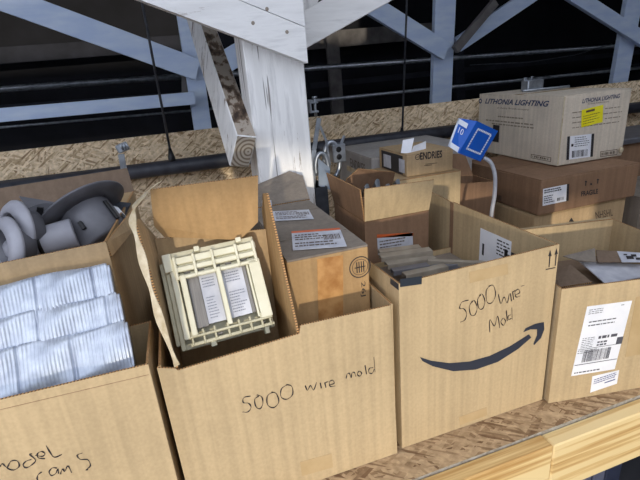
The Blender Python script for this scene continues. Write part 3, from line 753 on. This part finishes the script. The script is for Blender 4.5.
words([[(0.5259, 0.3348), (0.5096, 0.3338), (0.5049, 0.3209), (0.5145, 0.3176), (0.5219, 0.3048), (0.519, 0.2902), (0.5078, 0.2872)], [(0.5365, 0.3296), (0.5282, 0.32), (0.5326, 0.2986), (0.5433, 0.2958), (0.5478, 0.3117), (0.5399, 0.3305), (0.533, 0.3288)], [(0.5552, 0.34), (0.5478, 0.3302), (0.5524, 0.3088), (0.5623, 0.3063), (0.5667, 0.3222), (0.5586, 0.3409), (0.5517, 0.3392)], [(0.5789, 0.3559), (0.5688, 0.3467), (0.5722, 0.3191), (0.5851, 0.3142), (0.593, 0.3309), (0.5861, 0.3542), (0.5736, 0.3555)], [(0.6002, 0.3308), (0.6083, 0.3058), (0.6155, 0.3203), (0.625, 0.3034), (0.6288, 0.3256)], [(0.6316, 0.325), (0.636, 0.305)], [(0.6368, 0.3288), (0.6414, 0.3071)], [(0.6374, 0.3219), (0.6406, 0.3279), (0.647, 0.3281)], [(0.6451, 0.3183), (0.6561, 0.3208), (0.6515, 0.3304), (0.6435, 0.3255), (0.6475, 0.3125), (0.6587, 0.3124)], [(0.6584, 0.3356), (0.6668, 0.3362)], [(0.5842, 0.2411), (0.5822, 0.2735), (0.5954, 0.2541), (0.6021, 0.277), (0.61, 0.2448)], [(0.6166, 0.268), (0.6116, 0.2604), (0.619, 0.2495), (0.6239, 0.2589), (0.6175, 0.2686)], [(0.6237, 0.2855), (0.6287, 0.2577)], [(0.6379, 0.2713), (0.6305, 0.2696), (0.6322, 0.2603), (0.6396, 0.2619)], [(0.6383, 0.2888), (0.6418, 0.2577)]], (4,10), .6996, .0022, r)
fill('printed_arrows', [[(0.7245, 0.3921), (0.728, 0.4068), (0.7341, 0.3905)], [(0.7277, 0.3918), (0.7308, 0.3915), (0.7314, 0.365), (0.7286, 0.3652)], [(0.7415, 0.392), (0.745, 0.4069), (0.7506, 0.3921)], [(0.7447, 0.3918), (0.7479, 0.3915), (0.7483, 0.3646), (0.7455, 0.3648)], [(0.7213, 0.3625), (0.7477, 0.3615), (0.748, 0.3594), (0.7216, 0.36)]], .6994, PRINT, r)
sheet('black_tape', (0.3684, 0.7, 0.4018), (0.4155, 0.7, 0.3973), (0.3688, 0.7, 0.4188), TAPE_BK, r)
b = MB(); b.panel([(.3655,.7005,.395),(.3655,.7005,.408),(.3655,.735,.407),(.3655,.735,.394)], .0006, (-1,0,0)); b.build('black_tape', TAPE_BK, r)
sheet('packing_tape', (0.5166, 0.7, 0.0104), (0.591, 0.7, 0.0125), (0.5131, 0.7, 0.0349), TAPE, r)
sheet('packing_tape', (0.5281, 0.7, 0.3734), (0.6221, 0.7, 0.3727), (0.5246, 0.7, 0.3989), TAPE, r)
ll, lr, ul = (.7515,.96,.24), (.7515,.765,.24), (.7515,.96,.374)
L_ = sheet('shipping_label', ll, lr, ul, PAPER, r, .0006)
printing('print', ll, lr, ul, lines(.6,.95,5,.35,.7,.4)+[(.06,.45,.10,.7)]+bars(.4,.95,.35,.55,22)+[(.5,.6,.56,.8),(.62,.62,.7,.8)], PRINT, L_, .0015)

# strips lying in it
SLAT = noisy('dusty_grey_channel', (134,124,110), (158,148,132), 20, .5)
slat_c = [SLAT, SLAT, GREY_P, SLAT, SLAT, GREY_P, SLAT]
spec = [((0.47, 1.0013, 0.335),(0.6053, 0.9714, 0.338),.030),((0.4731, 0.9731, 0.325),(0.603, 0.953, 0.325),.034),((0.4666, 0.927, 0.325),(0.5624, 0.916, 0.325),.022),((0.4881, 1.0452, 0.33),(0.6018, 1.0219, 0.33),.026),((0.5733, 0.9339, 0.327),(0.6965, 0.8634, 0.322),.014),((0.5343, 0.9073, 0.318),(0.6428, 0.9039, 0.318),.026),((0.4842, 0.898, 0.322),(0.6013, 0.895, 0.322),.024)]
names = ['broad, second from the orange striped label','broad, third from the orange striped label','short and dark, nearest the black taped corner','rearmost, touching the orange striped carton','thin, lying out towards the right wall','dark, at the right end of the pile','nearest the front wall']
for (a, c2, w_), m_, nm in zip(spec, slat_c, names):
    b = MB(); a, c2 = V(a), V(c2); d = (c2-a).normalized(); s_ = V((-d.y, d.x, 0)); u_ = d.cross(s_)
    L = (c2-a).length
    b.box((0,-w_/2,-.002), (L,w_/2,.001), 0, d, s_, u_, a, .0008)
    b.box((0,-w_/2,-.012), (L,-w_/2+.002,-.002), 0, d, s_, u_, a)
    b.box((0,w_/2-.002,-.012), (L,w_/2,-.002), 0, d, s_, u_, a)
    single('raceway_cover', b, m_, 'grey channel strip in the smile arrow box, '+nm, 'channel strip', 'channel strips in the smile arrow box', origin=a)
b = MB(); b.box((.373,.707,.006), (.748,1.09,.262), ch=.01)
single('packed_parts', b, K_DUST, 'dusty packed filling under the strips in the smile arrow box', 'packing', origin=(.56,.9,.006))

# ------------------------------------------------------------------ open box with orange striped label
r = thing('open_carton', (.58,1.25,.001), 'open carton with an orange striped label and raised flaps, holding metal fittings', 'box')
b = MB(); c = [(.482,1.122),(.690,1.122),(.690,1.37),(.482,1.37)]
walls(b, c, .001, [(.392,.392),(.392,.392),(.392,.392),(.392,.392)])
b.build('body', [K_BROWN, FL], r)  # body toned browner than the front flap to stand in for shade
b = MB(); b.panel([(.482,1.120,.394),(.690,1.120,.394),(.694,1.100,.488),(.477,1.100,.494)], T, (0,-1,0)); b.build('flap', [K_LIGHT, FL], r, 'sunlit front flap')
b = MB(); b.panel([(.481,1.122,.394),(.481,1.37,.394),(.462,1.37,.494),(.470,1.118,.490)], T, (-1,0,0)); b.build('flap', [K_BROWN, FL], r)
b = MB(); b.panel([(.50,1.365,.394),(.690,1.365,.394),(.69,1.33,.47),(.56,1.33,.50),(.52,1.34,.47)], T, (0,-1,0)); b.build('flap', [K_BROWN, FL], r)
ll, lr, ul = (0.5203, 1.122, 0.2835), (0.6368, 1.122, 0.279), (0.5191, 1.122, 0.3373)
L_ = sheet('label', ll, lr, ul, PAPER_G, r); printing('print', ll, lr, ul, lines(.15,.85,4,.06,.9,.4), PRINT_B, L_)
sheet('label_stripe', (0.5191, 1.122, 0.3373), (0.6371, 1.122, 0.3209), (0.5195, 1.122, 0.3481), ORANGE, r)

# metal fittings between the post and the dark grey boxes
def fitting_strap(label, pts, w_, m_=STEEL):
    b = MB(); pts = [V(p) for p in pts]
    for i in range(len(pts)-1): oriented(b, pts[i], pts[i+1], w_, .003, ch=.0006)
    return single('steel_strap', b, m_, label, 'bracket', origin=pts[0])
fitting_strap('tall steel strap beside the right edge of the white post', [(0.495, 1.5, 0.6561), (0.4616, 1.48, 0.5544), (0.4381, 1.46, 0.4038)], .016)
fitting_strap('thin steel strap leaning right from the bridle ring', [(0.4831, 1.46, 0.6339), (0.5006, 1.46, 0.5857), (0.5085, 1.46, 0.4994)], .008)
r = thing('beam_clamp', (0.4836, 1.5, 0.69), 'steel beam clamp at the top of the strap by the post', 'clamp')
b = MB(); o = V((0.4803, 1.5, 0.6936)); b.box((-.016,-.012,-.018), (.012,.012,-.012), o=o, ch=.001); b.box((-.016,-.012,.012), (.012,.012,.018), o=o, ch=.001); b.box((-.018,-.012,-.018), (-.012,.012,.018), o=o, ch=.001); b.build('jaw', STEEL, r)
b = MB(); b.tube([o+V((.004,0,-.03)), o+V((.004,0,.03))], .005, 10); b.lathe([(0,0),(.009,0),(.009,.006),(0,.006)], o+V((.004,0,.028)), (0,0,1), 6); b.build('bolt', STEEL, r)
for i, (cen, ra, lab) in enumerate([((0.4787, 1.46, 0.4931), .042, 'large curved steel conduit bend by the post'), ((0.5277, 1.49, 0.5098), .052, 'rear curved steel conduit bend by the post')]):
    b = MB(); cen = V(cen); pts = [cen+V((ra*math.cos(a)*.55, 0, ra*math.sin(a)*1.2)) for a in [x*math.pi/14 for x in range(-6,17)]]
    b.tube(pts, .008, 10); single('conduit_bend', b, STEEL, lab, 'conduit', origin=cen)
r = thing('junction_box', (0.5557, 1.5, 0.5329), 'small steel junction box with round holes left of the grey carton', 'junction box')
o = V((0.5557, 1.5, 0.5329))
b = MB(); b.box((-.026,-.02,-.034), (.022,.02,.030), o=o, ch=.003); b.build('body', STEEL, r)
for dx, dz in ((-.004,.012),(-.004,-.014)):
    b = MB(); b.lathe([(0,0),(.009,0),(.011,.001),(.011,.003)], o+V((dx,-.0205,dz)), (0,1,0), 20); b.build('knockout', BLACK_P, r)
b = MB(); oriented(b, o+V((.01,-.01,.03)), o+V((.024,-.01,.055)), .010, .006, ch=.001); b.build('lug', STEEL, r)
b = MB(); b.panel([(0.4576, 1.43, 0.5347), (0.4973, 1.43, 0.4955), (0.4881, 1.42, 0.4224), (0.4499, 1.42, 0.4423)], .003, (0,-1,.3), 0, 0)
single('cover_plate', b, noisy('bright_zinc', (170,186,206), (200,212,226), 12, .3, .6), 'bright bluish steel cover plate low beside the post', 'plate', origin=(0.4776, 1.43, 0.4742))
b = MB()
walls(b, [(.432,1.405),(.475,1.405),(.475,1.52),(.432,1.52)], .001, [(.44,.44)]*4)
single('parts_tray', b, STEEL_D, 'dark upright tray holding steel fittings beside the post', 'tray', origin=(.45,1.45,0))
b = MB()
for k in range(5):
    x = .50+.035*k; b.tube([(x,1.2,.40),(x+.012,1.24,.455+.01*(k%3)),(x+.02,1.30,.42)], .007, 8)
single('pipe_straps', b, STEEL, 'loose steel pipe straps inside the open carton', 'fittings', origin=(.58,1.25,.4))

# ------------------------------------------------------------------ cartons printed ENDRIES
r = closed_carton('grey_carton', 'dusty grey carton behind, left of the printed brown carton', cardboard('lavender_grey_cardboard', (168,164,160), .1), .745,1.22,1.635,2.01,.001,.466, seam='x', tape=None)
text('lettering', 'ENDRIES', (0.745, 1.8567, 0.3953), (0.745, 1.6948, 0.3923), (0.745, 1.8627, 0.4347), PRINT_B, r)
sheet('packing_tape', (0.745, 1.9078, 0.3731), (0.745, 1.639, 0.3609), (0.745, 1.9042, 0.3968), TAPE_CLR, r)
b = MB(); b.box((.80,1.70,.001),(.801,1.701,.002)); 
r = closed_carton('printed_carton', 'brown carton printed with a maker name, holding a white card on top', K_MID, .773,.962,1.40,1.622,.428,.508, seam='x', tape=None)
b = MB(); b.panel([(.7725,1.43,.432),(.7725,1.60,.432),(.7725,1.60,.500),(.7725,1.43,.500)], .001, (-1,0,0), 0, 0); b.build('side_opening', mat('dark_print_block', (52,50,52), .6), r)
text('lettering', 'ENDRIES', (0.8251, 1.4, 0.4833), (0.9148, 1.4, 0.4803), (0.8251, 1.4, 0.5098), PRINT, r, 0, .0006, .025)
b = MB(); cc = (0.8151, 1.4, 0.4952); b.lathe([(.0075,0),(.010,0)], (cc[0],1.3992,cc[2]), (0,-1,0), 20); b.box((cc[0]-.006,1.3988,cc[2]-.001),(cc[0]+.006,1.3992,cc[2]+.001)); b.build('printed_mark', PRINT, r)
printing('print', (0.8412, 1.4, 0.4597), (0.8944, 1.4, 0.4578), (0.8412, 1.4, 0.4668), [(0,0,.6,.3),(.1,.7,1,1)], PRINT_B, r)
for ya, yb in ((1.415,1.455),(1.52,1.58)):
    b = MB(); b.panel([(.7710,ya,.440),(.7710,yb,.440),(.7710,yb,.488),(.7710,ya,.488)], .001, (-1,0,0), 0, 0); b.build('label', PAPER_G, r)
b = MB(); b.panel([(0.7666, 1.43, 0.5116), (0.8064, 1.43, 0.5064), (0.8361, 1.46, 0.5527), (0.7915, 1.46, 0.5509)], .002, (0,-1,0), 0, 0)
b.panel([(0.8064, 1.43, 0.5047), (0.8855, 1.46, 0.507), (0.8915, 1.47, 0.5343), (0.8244, 1.44, 0.5279)], .002, (0,-1,0), 0, 0)
single('white_card', b, PAPER, 'folded white card standing on the printed brown carton', 'card', origin=(0.8064, 1.43, 0.5064))
r = thing('open_carton', (.86,1.5,.001), 'tan carton carrying the printed brown carton', 'box')
b = MB(); walls(b, [(.715,1.385),(.985,1.385),(.985,1.62),(.715,1.62)], .001, [(.424,.424)]*4); b.build('body', [K_LIGHT, FL], r)
b = MB(); b.panel([(.715,1.385,.427),(.985,1.385,.427),(.985,1.62,.427),(.715,1.62,.427)], .003, (0,0,1)); b.build('flap', [K_MID, FL], r)
r = thing('open_carton', (1.1,1.55,.001), 'shaded brown carton with a slanting flap, left of the stacked cartons', 'box')
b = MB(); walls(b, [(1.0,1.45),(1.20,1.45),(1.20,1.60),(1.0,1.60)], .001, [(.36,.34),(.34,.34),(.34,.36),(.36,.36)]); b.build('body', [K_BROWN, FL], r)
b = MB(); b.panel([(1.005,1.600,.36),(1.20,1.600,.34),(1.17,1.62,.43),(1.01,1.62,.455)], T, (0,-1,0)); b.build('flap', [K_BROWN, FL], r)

# ------------------------------------------------------------------ stacked cartons on the right
r = closed_carton('tan_carton', 'tan carton at the bottom of the right hand stack of three', K_MID, 1.285,1.755,1.325,1.78,.001,.214, seam='x')
fill('printed_arrow', [[[(1.4577, 0.1603), (1.4698, 0.176), (1.4855, 0.156)]][0]], 1.3238, PRINT, r)
text('lettering', 'NHSHL', (1.6035, 1.325, 0.1459), (1.6956, 1.325, 0.1449), (1.5927, 1.325, 0.1779), PRINT_B, r)
r = closed_carton('fragile_carton', 'flat brown carton stencilled FRAGILE in the middle of the stack', K_BROWN, 1.29,1.785,1.313,1.785,.218,.358, seam='x', tape=None)
text('lettering', 'FRAGILE', (1.4934, 1.313, 0.2622), (1.5805, 1.313, 0.2606), (1.4902, 1.313, 0.283), PRINT, r, 0, .0006, .03)
fill('printed_arrows', [[(1.5006, 0.3188), (1.5066, 0.3254), (1.5156, 0.3178)], [(1.506, 0.3193), (1.5107, 0.3192), (1.5109, 0.3035), (1.5062, 0.3036)], [(1.5614, 0.3185), (1.5684, 0.3238), (1.5768, 0.3169)], [(1.5662, 0.3184), (1.5718, 0.3182), (1.572, 0.3031), (1.5672, 0.3031)], [(1.5298, 0.3082), (1.5373, 0.3108), (1.5433, 0.3036), (1.5358, 0.301)]], 1.3118, PRINT, r)
ll, lr, ul = (1.3061, 1.313, 0.2547), (1.4196, 1.313, 0.2559), (1.3006, 1.313, 0.3225)
L_ = sheet('label', ll, lr, ul, PAPER, r); printing('print', ll, lr, ul, lines(.7,.95,2,.05,.8,.6,.1)+lines(.1,.6,4,.05,.6,.4)+bars(.6,.92,.12,.3,8), PRINT, L_)
sheet('label_stripe', (1.4212, 1.313, 0.2557), (1.432, 1.313, 0.2559), (1.415, 1.313, 0.3237), PRINT, r)
for k, (a_, e_) in enumerate([((478,178),(492,183)),((479,182),(498,189)),((481,187),(500,194)),((483,192),(497,197)),((486,196),(506,203))]):
    pass
for tx, A, B_, C_ in (('VERTICAL', (1.29, 1.6828, 0.2837), (1.29, 1.5542, 0.2779), (1.29, 1.6843, 0.3065)), ('MIDWAY', (1.29, 1.6665, 0.2545), (1.29, 1.5519, 0.2518), (1.29, 1.6681, 0.2773)), ('SECTION', (1.29, 1.6507, 0.23), (1.29, 1.5121, 0.2278), (1.29, 1.652, 0.2483))):
    a, b2, c2 = V(A), V(B_), V(C_); b2.z = a.z; c2.y = a.y
    printing('print', a, b2, c2, lines(0,1,1,0,1,1.2,.1), PRINT_B, r)

r = closed_carton('lighting_carton', 'large tan carton with a yellow sticker on top of the right stack', K_GREY, 1.488,1.84,1.44,1.96,.362,.640, seam='x')
XL = 1.488
def onleft(name, body, A, B_, hh, m_, sh=0, bo=0.0):
    a, b2 = V(A), V(B_); b2.z = a.z = (a.z+b2.z)/2; c2 = a+V((0,0,hh)); return text(name, body, a, b2, c2, m_, r, sh, .0006, bo)
onleft('lettering', 'LITHONIA LIGHTING', (1.488, 1.9139, 0.5958), (1.488, 1.5119, 0.5954), .024, PRINT_BLUE, .35, .028)
b = MB(); p = V((1.488, 1.9489, 0.6065)); b.lathe([(.006,0),(.012,0)], p+V((-.0008,0,0)), (1,0,0), 20); b.build('printed_mark', PRINT_BLUE, r)
onleft('lettering', 'an Acuity Brands company', (1.488, 1.8251, 0.5738), (1.488, 1.6202, 0.5744), .010, PRINT_B)
for (xa, ya, xb, yb) in ((491,115,521,117),(487,119,533,122),(493,123,538,127)):
    a, b2 = V(X_ := {491:(1.488, 1.8149, 0.5377),487:(1.488, 1.9004, 0.5159),493:(1.488, 1.8548, 0.5024)}[xa]), V({491:(1.488, 1.6461, 0.5392),487:(1.488, 1.574, 0.523),493:(1.488, 1.5719, 0.5044)}[xa])
    b2.z = a.z; printing('print', a, b2, a+V((0,0,.006)), lines(0,1,1,0,1,1.0,.05), PRINT_F, r)
a, b2 = V((1.488, 1.5861, 0.3761)), V((1.488, 1.4734, 0.3755)); b2.z = a.z
printing('printed_frame', a, b2, a+V((0,0,.018)), [(0,0,1,.12),(0,.88,1,1),(0,0,.03,1),(.97,0,1,1)]+bars(.08,.92,.3,.7,9), PRINT_B, r)
text('lettering', 'LITHONIA LIGHTING', (1.5815, 1.44, 0.6026), (1.7805, 1.44, 0.6055), (1.5787, 1.44, 0.6201), PRINT_BLUE, r, .35, .0006, .02)
text('lettering', 'an Acuity Brands company', (1.6137, 1.44, 0.5938), (1.7238, 1.44, 0.5931), (1.6124, 1.44, 0.6016), PRINT_B, r)
ll, lr = (1.5458, 1.44, 0.5009), (1.8129, 1.44, 0.4997)
printing('print', ll, lr, (1.5328, 1.44, 0.5901), [x for x in lines(0,.9,4,0,1,.18,.1) if not (.12 < x[0] < .6 and x[1] > .15)], PRINT_F, r)
ll, lr, ul = (1.5912, 1.44, 0.5078), (1.7019, 1.44, 0.5177), (1.5829, 1.44, 0.5774)
L_ = sheet('yellow_sticker', ll, lr, ul, YELLOW, r, .0008); printing('print', ll, lr, ul, [(.2,.78,.6,.9)]+lines(.1,.68,4,.08,.9,.22), PRINT_B, L_, .0016)
ll, lr, ul = (1.5318, 1.44, 0.3829), (1.6734, 1.44, 0.3788), (1.5233, 1.44, 0.4796)
L_ = sheet('label', ll, lr, ul, PAPER, r, .0008); printing('print', ll, lr, ul, [(0,0,.10,1),(.9,0,1,1)]+[(.16,.55,.24,.66)]+lines(.5,.95,5,.28,.85,.3,.3)+bars(.2,.8,.07,.36,14), PRINT, L_, .0016)
ll, lr = (1.7157, 1.44, 0.3712), (1.811, 1.44, 0.3694)
printing('printed_frame', ll, lr, (1.7115, 1.44, 0.395), [(0,0,1,.1),(0,.9,1,1),(0,0,.03,1),(.97,0,1,1)]+bars(.08,.92,.25,.75,10), PRINT_B, r)
b = MB(); b.box((1.4872,1.4392,.365), (1.4935,1.4396,.636)); b.build('corner_tape', TAPE_CLR, r)
b = MB(); b.lathe([(0,0),(.012,0),(.014,.004),(.010,.01),(0,.012)], (1.8194, 1.436, 0.3882), (.3,-1,0), 14); b.build('tape_curl', TAPE_CLR, r)
b = MB(); b.panel([(1.4872,1.845,.42),(1.4872,1.80,.42),(1.4872,1.80,.50),(1.4872,1.845,.50)], .0005, (-1,0,0)); b.build('label_stripe', PRINT, r)

# steel box and bits on top
r = thing('junction_box', (1.66,1.6,.642), 'small steel junction box standing on the lighting carton', 'junction box')
o = V((1.6978, 1.85, 0.6132)); o.z = .642; o.y = 1.80; o.x = 1.66
b = MB(); b.box((-.045,-.025,0), (.045,.025,.05), o=o, ch=.004); b.build('body', STEEL, r)
b = MB(); b.box((-.052,-.003,.046), (-.034,.003,.062), o=o, ch=.001); b.box((-.01,-.003,.05), (.0,.003,.064), o=o, ch=.001); b.build('lug', STEEL, r)
b = MB(); b.tube([o+V((-.08,-.03,.006)), o+V((.02,-.05,.006)), o+V((.16,-.06,.006))], .006, 8)
single('conduit_offcut', b, STEEL, 'thin steel conduit offcut lying on the lighting carton', 'conduit', origin=o)

# carton and plate at the right edge
r = closed_carton('grey_topped_carton', 'brown carton with a pale grey top at the right edge, behind the stack', K_BROWN, 2.0,2.55,1.62,1.88,.001,.36, seam='x', tape=None)
b = MB(); b.box((1.98,1.60,.361), (2.58,1.88,.388), ch=.004)
single('flat_sheet', b, GREY_P, 'pale grey flat panel lying on the carton at the right edge', 'panel', origin=(2.2,1.7,.365))
r = closed_carton('dusty_carton', 'shaded carton low at the right edge, beside the stack', K_DUST, 1.84,2.3,1.32,1.58,.001,.20, seam='x', tape=None)

# blue box on bent conduit
Tp, Bp, Rp, Lp = V((0.9519, 1.26, 0.6137)), V((0.8712, 1.24, 0.5233)), V((1.0568, 1.285, 0.5679)), V((0.9096, 1.3, 0.6251))
e1, e2, e3 = Rp-Tp, Bp-Tp, Lp-Tp
r = thing('blue_carton', Tp, 'small blue and white product box tilted above the conduit', 'box')
b = MB(); c8 = [Tp, Tp+e1, Tp+e1+e2, Tp+e2]; LB = V((0.8583, 1.28, 0.5426)); c8 += [Lp, Lp+e1, LB+e1, LB]
b.mesh_(c8, [(0,1,2,3),(7,6,5,4),(0,4,5,1),(1,5,6,2),(2,6,7,3),(3,7,4,0)], 0, False); b.build('body', BLUE, r)
P = lambda u, v: Tp+e1*u+e2*v
nn = e2.cross(e1).normalized()
ll, lr, ul = P(0,1), P(1,1), P(0,0)
if (lr-ll).cross(ul-ll).y > 0: ll, lr, ul = lr, ll, P(1,0)
m_w = mat('white_print', (225,230,240), .5)
rects = []
for i in range(9):
    t_ = .18+.64*i/9; w_ = .058
    rects += [(t_,.17,t_+w_,.225), (t_,.78,t_+w_,.84), (.17,t_,.225,t_+w_), (.78,t_,.84,t_+w_)]
printing('print', ll, lr, ul, rects, m_w, r, .0008)
text('lettering', 'MODULAR', ll+(lr-ll)*.24+(ul-ll)*.84, ll+(lr-ll)*.78+(ul-ll)*.84, ll+(lr-ll)*.24+(ul-ll)*.91, m_w, r) if False else None
a0, a1, a2_ = LB, Tp+e2, Lp
if (a1-a0).cross(a2_-a0).dot(V((0,-1,0))) < 0: pass
sheet('white_band', a0, a0+(a1-a0)*.92, a0+(a2_-a0)*.17, m_w, r, .0006)
sheet('white_band', a0+(a2_-a0)*.83, a0+(a1-a0)*.92+(a2_-a0)*.83, a2_, m_w, r, .0006)
sheet('white_band', a0, a0+(a1-a0)*.16, a2_, m_w, r, .0006)
text('lettering', '10', a0+(a1-a0)*.36+(a2_-a0)*.56, a0+(a1-a0)*.80+(a2_-a0)*.56, a0+(a1-a0)*.36+(a2_-a0)*.76, m_w, r)
b = MB(); pts = smooth_poly([(0.9936, 1.27, 0.4867), (1.0071, 1.25, 0.471), (1.0099, 1.23, 0.4298), (0.9959, 1.21, 0.3707), (0.9804, 1.2, 0.2702), (1.0,1.18,.05)], 6)
b.tube(pts, .0068, 12)
single('bent_conduit', b, noisy('grey_flex_conduit', (150,150,154), (172,172,176), 30, .45), 'grey conduit bending up to the tilted blue box', 'conduit', origin=pts[0])

# ------------------------------------------------------------------ right front box with shipping label
r = thing('cardboard_box', (1.0,.83,.001), 'wide open cardboard box with white shipping labels at the right edge', 'box')
FLc, U_, V_ = V((.757,.684,0)), V((.9822,-.1880,0)), V((.1880,.9822,0))
cor = lambda a, b_, z=0: FLc + U_*a + V_*b_ + V((0,0,z))
b = MB(); c = [tuple(cor(a, d_))[:2] for a, d_ in ((.0,0),(.427,0),(.427,.374),(.0,.374))]
walls(b, c, .001, [(.312,.305),(.305,.308),(.308,.312),(.31,.312)])
b.build('body', [K_LIGHT, FL], r)
b = MB(); b.panel([cor(.004,.377,.309), cor(.427,.377,.309), cor(.432,.40,.305), cor(.004,.40,.305)], .004, (0,0,1)); b.build('flap', [K_LIGHT, FL], r)
ll, lr, ul = (0.8072, 0.6744, 0.0722), (0.9187, 0.6531, 0.0719), (0.8227, 0.6714, 0.2587)
L_ = sheet('shipping_label', ll, lr, ul, PAPER, r, ur=(0.932, 0.6505, 0.257))
rc = lines(.88,.96,3,.06,.4,.3)+[(.75,.95,.82,.958)]+lines(.70,.80,2,.12,.72,.3,.1)+lines(.40,.56,6,.06,.34,.3,.1)+[(.42,.51,.48,.55),(.50,.51,.60,.55),(.62,.51,.66,.55),(.70,.51,.84,.55)]+lines(.40,.48,2,.42,.66,.6,.1)+[(.02,.385,.98,.392)]+[(.86,.385,1.0,.49)]+lines(.32,.38,2,.02,.5,.3)+bars(.16,.78,.19,.36,24)+[(.02,.155,.98,.165)]+lines(.01,.07,1,.05,.7,.3)
printing('print', ll, lr, ul, rc, mat('grey_label_print', (84,84,92), .6), L_)
ll, lr, ul = (0.8638, 0.6636, 0.0127), (0.9317, 0.6506, 0.0267), (0.863, 0.6637, 0.0612)
L_ = sheet('small_label', ll, lr, ul, PAPER, r, ur=(0.9312, 0.6507, 0.0666))
printing('print', ll, lr, ul, lines(.45,.8,3,.08,.95,.4,.1)+[(.5,.3,.9,.36)], mat('blue_print', (60,70,130), .6), L_)
sheet('packing_tape', (0.9408, 0.6488, 0.1024), (1.0365, 0.6305, 0.1055), (0.9405, 0.6489, 0.2647), TAPE, r)
b = MB(); b.panel([(0.9092, 0.8564, 0.25), (0.95, 0.8427, 0.27), (0.9373, 0.7609, 0.255), (0.8741, 0.7965, 0.24)], .004, (0,0,1))
single('loose_cardboard', b, [K_SHADE, FL], 'dark scrap of cardboard in the near left of the labelled box', 'cardboard', origin=(0.932, 0.8226, 0.25))
b = MB(); b.panel([(1.056, 0.9153, 0.235), (1.111, 0.8676, 0.232), (1.1786, 0.819, 0.23), (1.1477, 0.7661, 0.225), (1.0091, 0.7786, 0.225)], .003, (0,0,1), 0, 0)
single('paper_sheet', b, PAPER_G, 'pale bluish grey sheet lying inside the labelled box', 'paper', origin=(1.0706, 0.8324, 0.23))
b = MB(); b.panel([(0.9904, 0.9048, 0.262), (1.0819, 0.8843, 0.275), (1.0539, 0.8523, 0.25), (1.0239, 0.8771, 0.25)], .003, (0,-1,.6), 0, 0)
single('dusty_card', b, K_DUST, 'dusty grey card standing at the back inside the labelled box', 'card', origin=(1.0323, 0.8864, 0.26))
b = MB(); b.panel([(1.0927, 0.8891, 0.265), (1.1394, 0.862, 0.262), (1.1183, 0.8294, 0.245), (1.0679, 0.8576, 0.245)], .003, (0,-.5,1), 0, 0)
single('dark_card', b, K_SHADE, 'dark brown card between the two pale papers in the labelled box', 'card', origin=(1.11, 0.8696, 0.25))
b = MB(); b.panel([(1.1394, 0.862, 0.262), (1.1878, 0.8173, 0.262), (1.1636, 0.7962, 0.248), (1.1144, 0.8237, 0.248)], .002, (0,-.4,1), 0, 0)
N_ = single('newspaper_scrap', b, PAPER_G, 'printed paper scrap with black blotches inside the labelled box', 'paper', origin=(1.1568, 0.8347, 0.25))
printing('print', (1.1214, 0.8237, 0.2495), (1.1599, 0.8021, 0.2495), (1.1371, 0.8477, 0.2615), [(.2,.2,.6,.6),(.5,.5,.8,.8),(.1,.7,.3,.85),(.7,.1,.95,.4)], PRINT, N_, .0012)
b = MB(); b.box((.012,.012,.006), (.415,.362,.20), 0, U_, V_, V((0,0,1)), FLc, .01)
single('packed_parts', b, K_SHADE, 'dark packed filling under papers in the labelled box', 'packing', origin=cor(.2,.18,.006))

# ------------------------------------------------------------------ light and camera
sc = bpy.context.scene
w = bpy.data.worlds.new('World'); sc.world = w; w.use_nodes = True
bg = w.node_tree.nodes['Background']; bg.inputs[0].default_value = (.76,.82,.95,1); bg.inputs[1].default_value = 2.1
L = bpy.data.lights.new('Sun', 'SUN'); L.energy = 2.05; L.angle = math.radians(1.2); L.color = (1.0,.90,.74)
so = bpy.data.objects.new('Sun', L); COL.objects.link(so)
az, el = math.radians(15), math.radians(3.2)
dv = V((math.sin(az)*math.cos(el), math.cos(az)*math.cos(el), -math.sin(el)))
so.rotation_euler = dv.to_track_quat('-Z', 'Y').to_euler(); so.location = -dv*6

cam = bpy.data.cameras.new('Camera'); co = bpy.data.objects.new('Camera', cam); COL.objects.link(co)
cam.sensor_width = 36; cam.lens = 25.3125; cam.clip_start = .01
Rm = Matrix([[0.943715, 0.182213, -0.276042], [-0.321243, 0.306192, -0.89613], [-0.078765, 0.934369, 0.347493]])
co.matrix_world = Matrix.Translation((0,0,.8)) @ Rm.to_4x4()
sc.camera = co
sc.view_settings.view_transform = 'Standard'; sc.view_settings.look = 'None'
sc.view_settings.exposure = 0.0; sc.view_settings.gamma = 1.0
sc.view_settings.use_curve_mapping = False
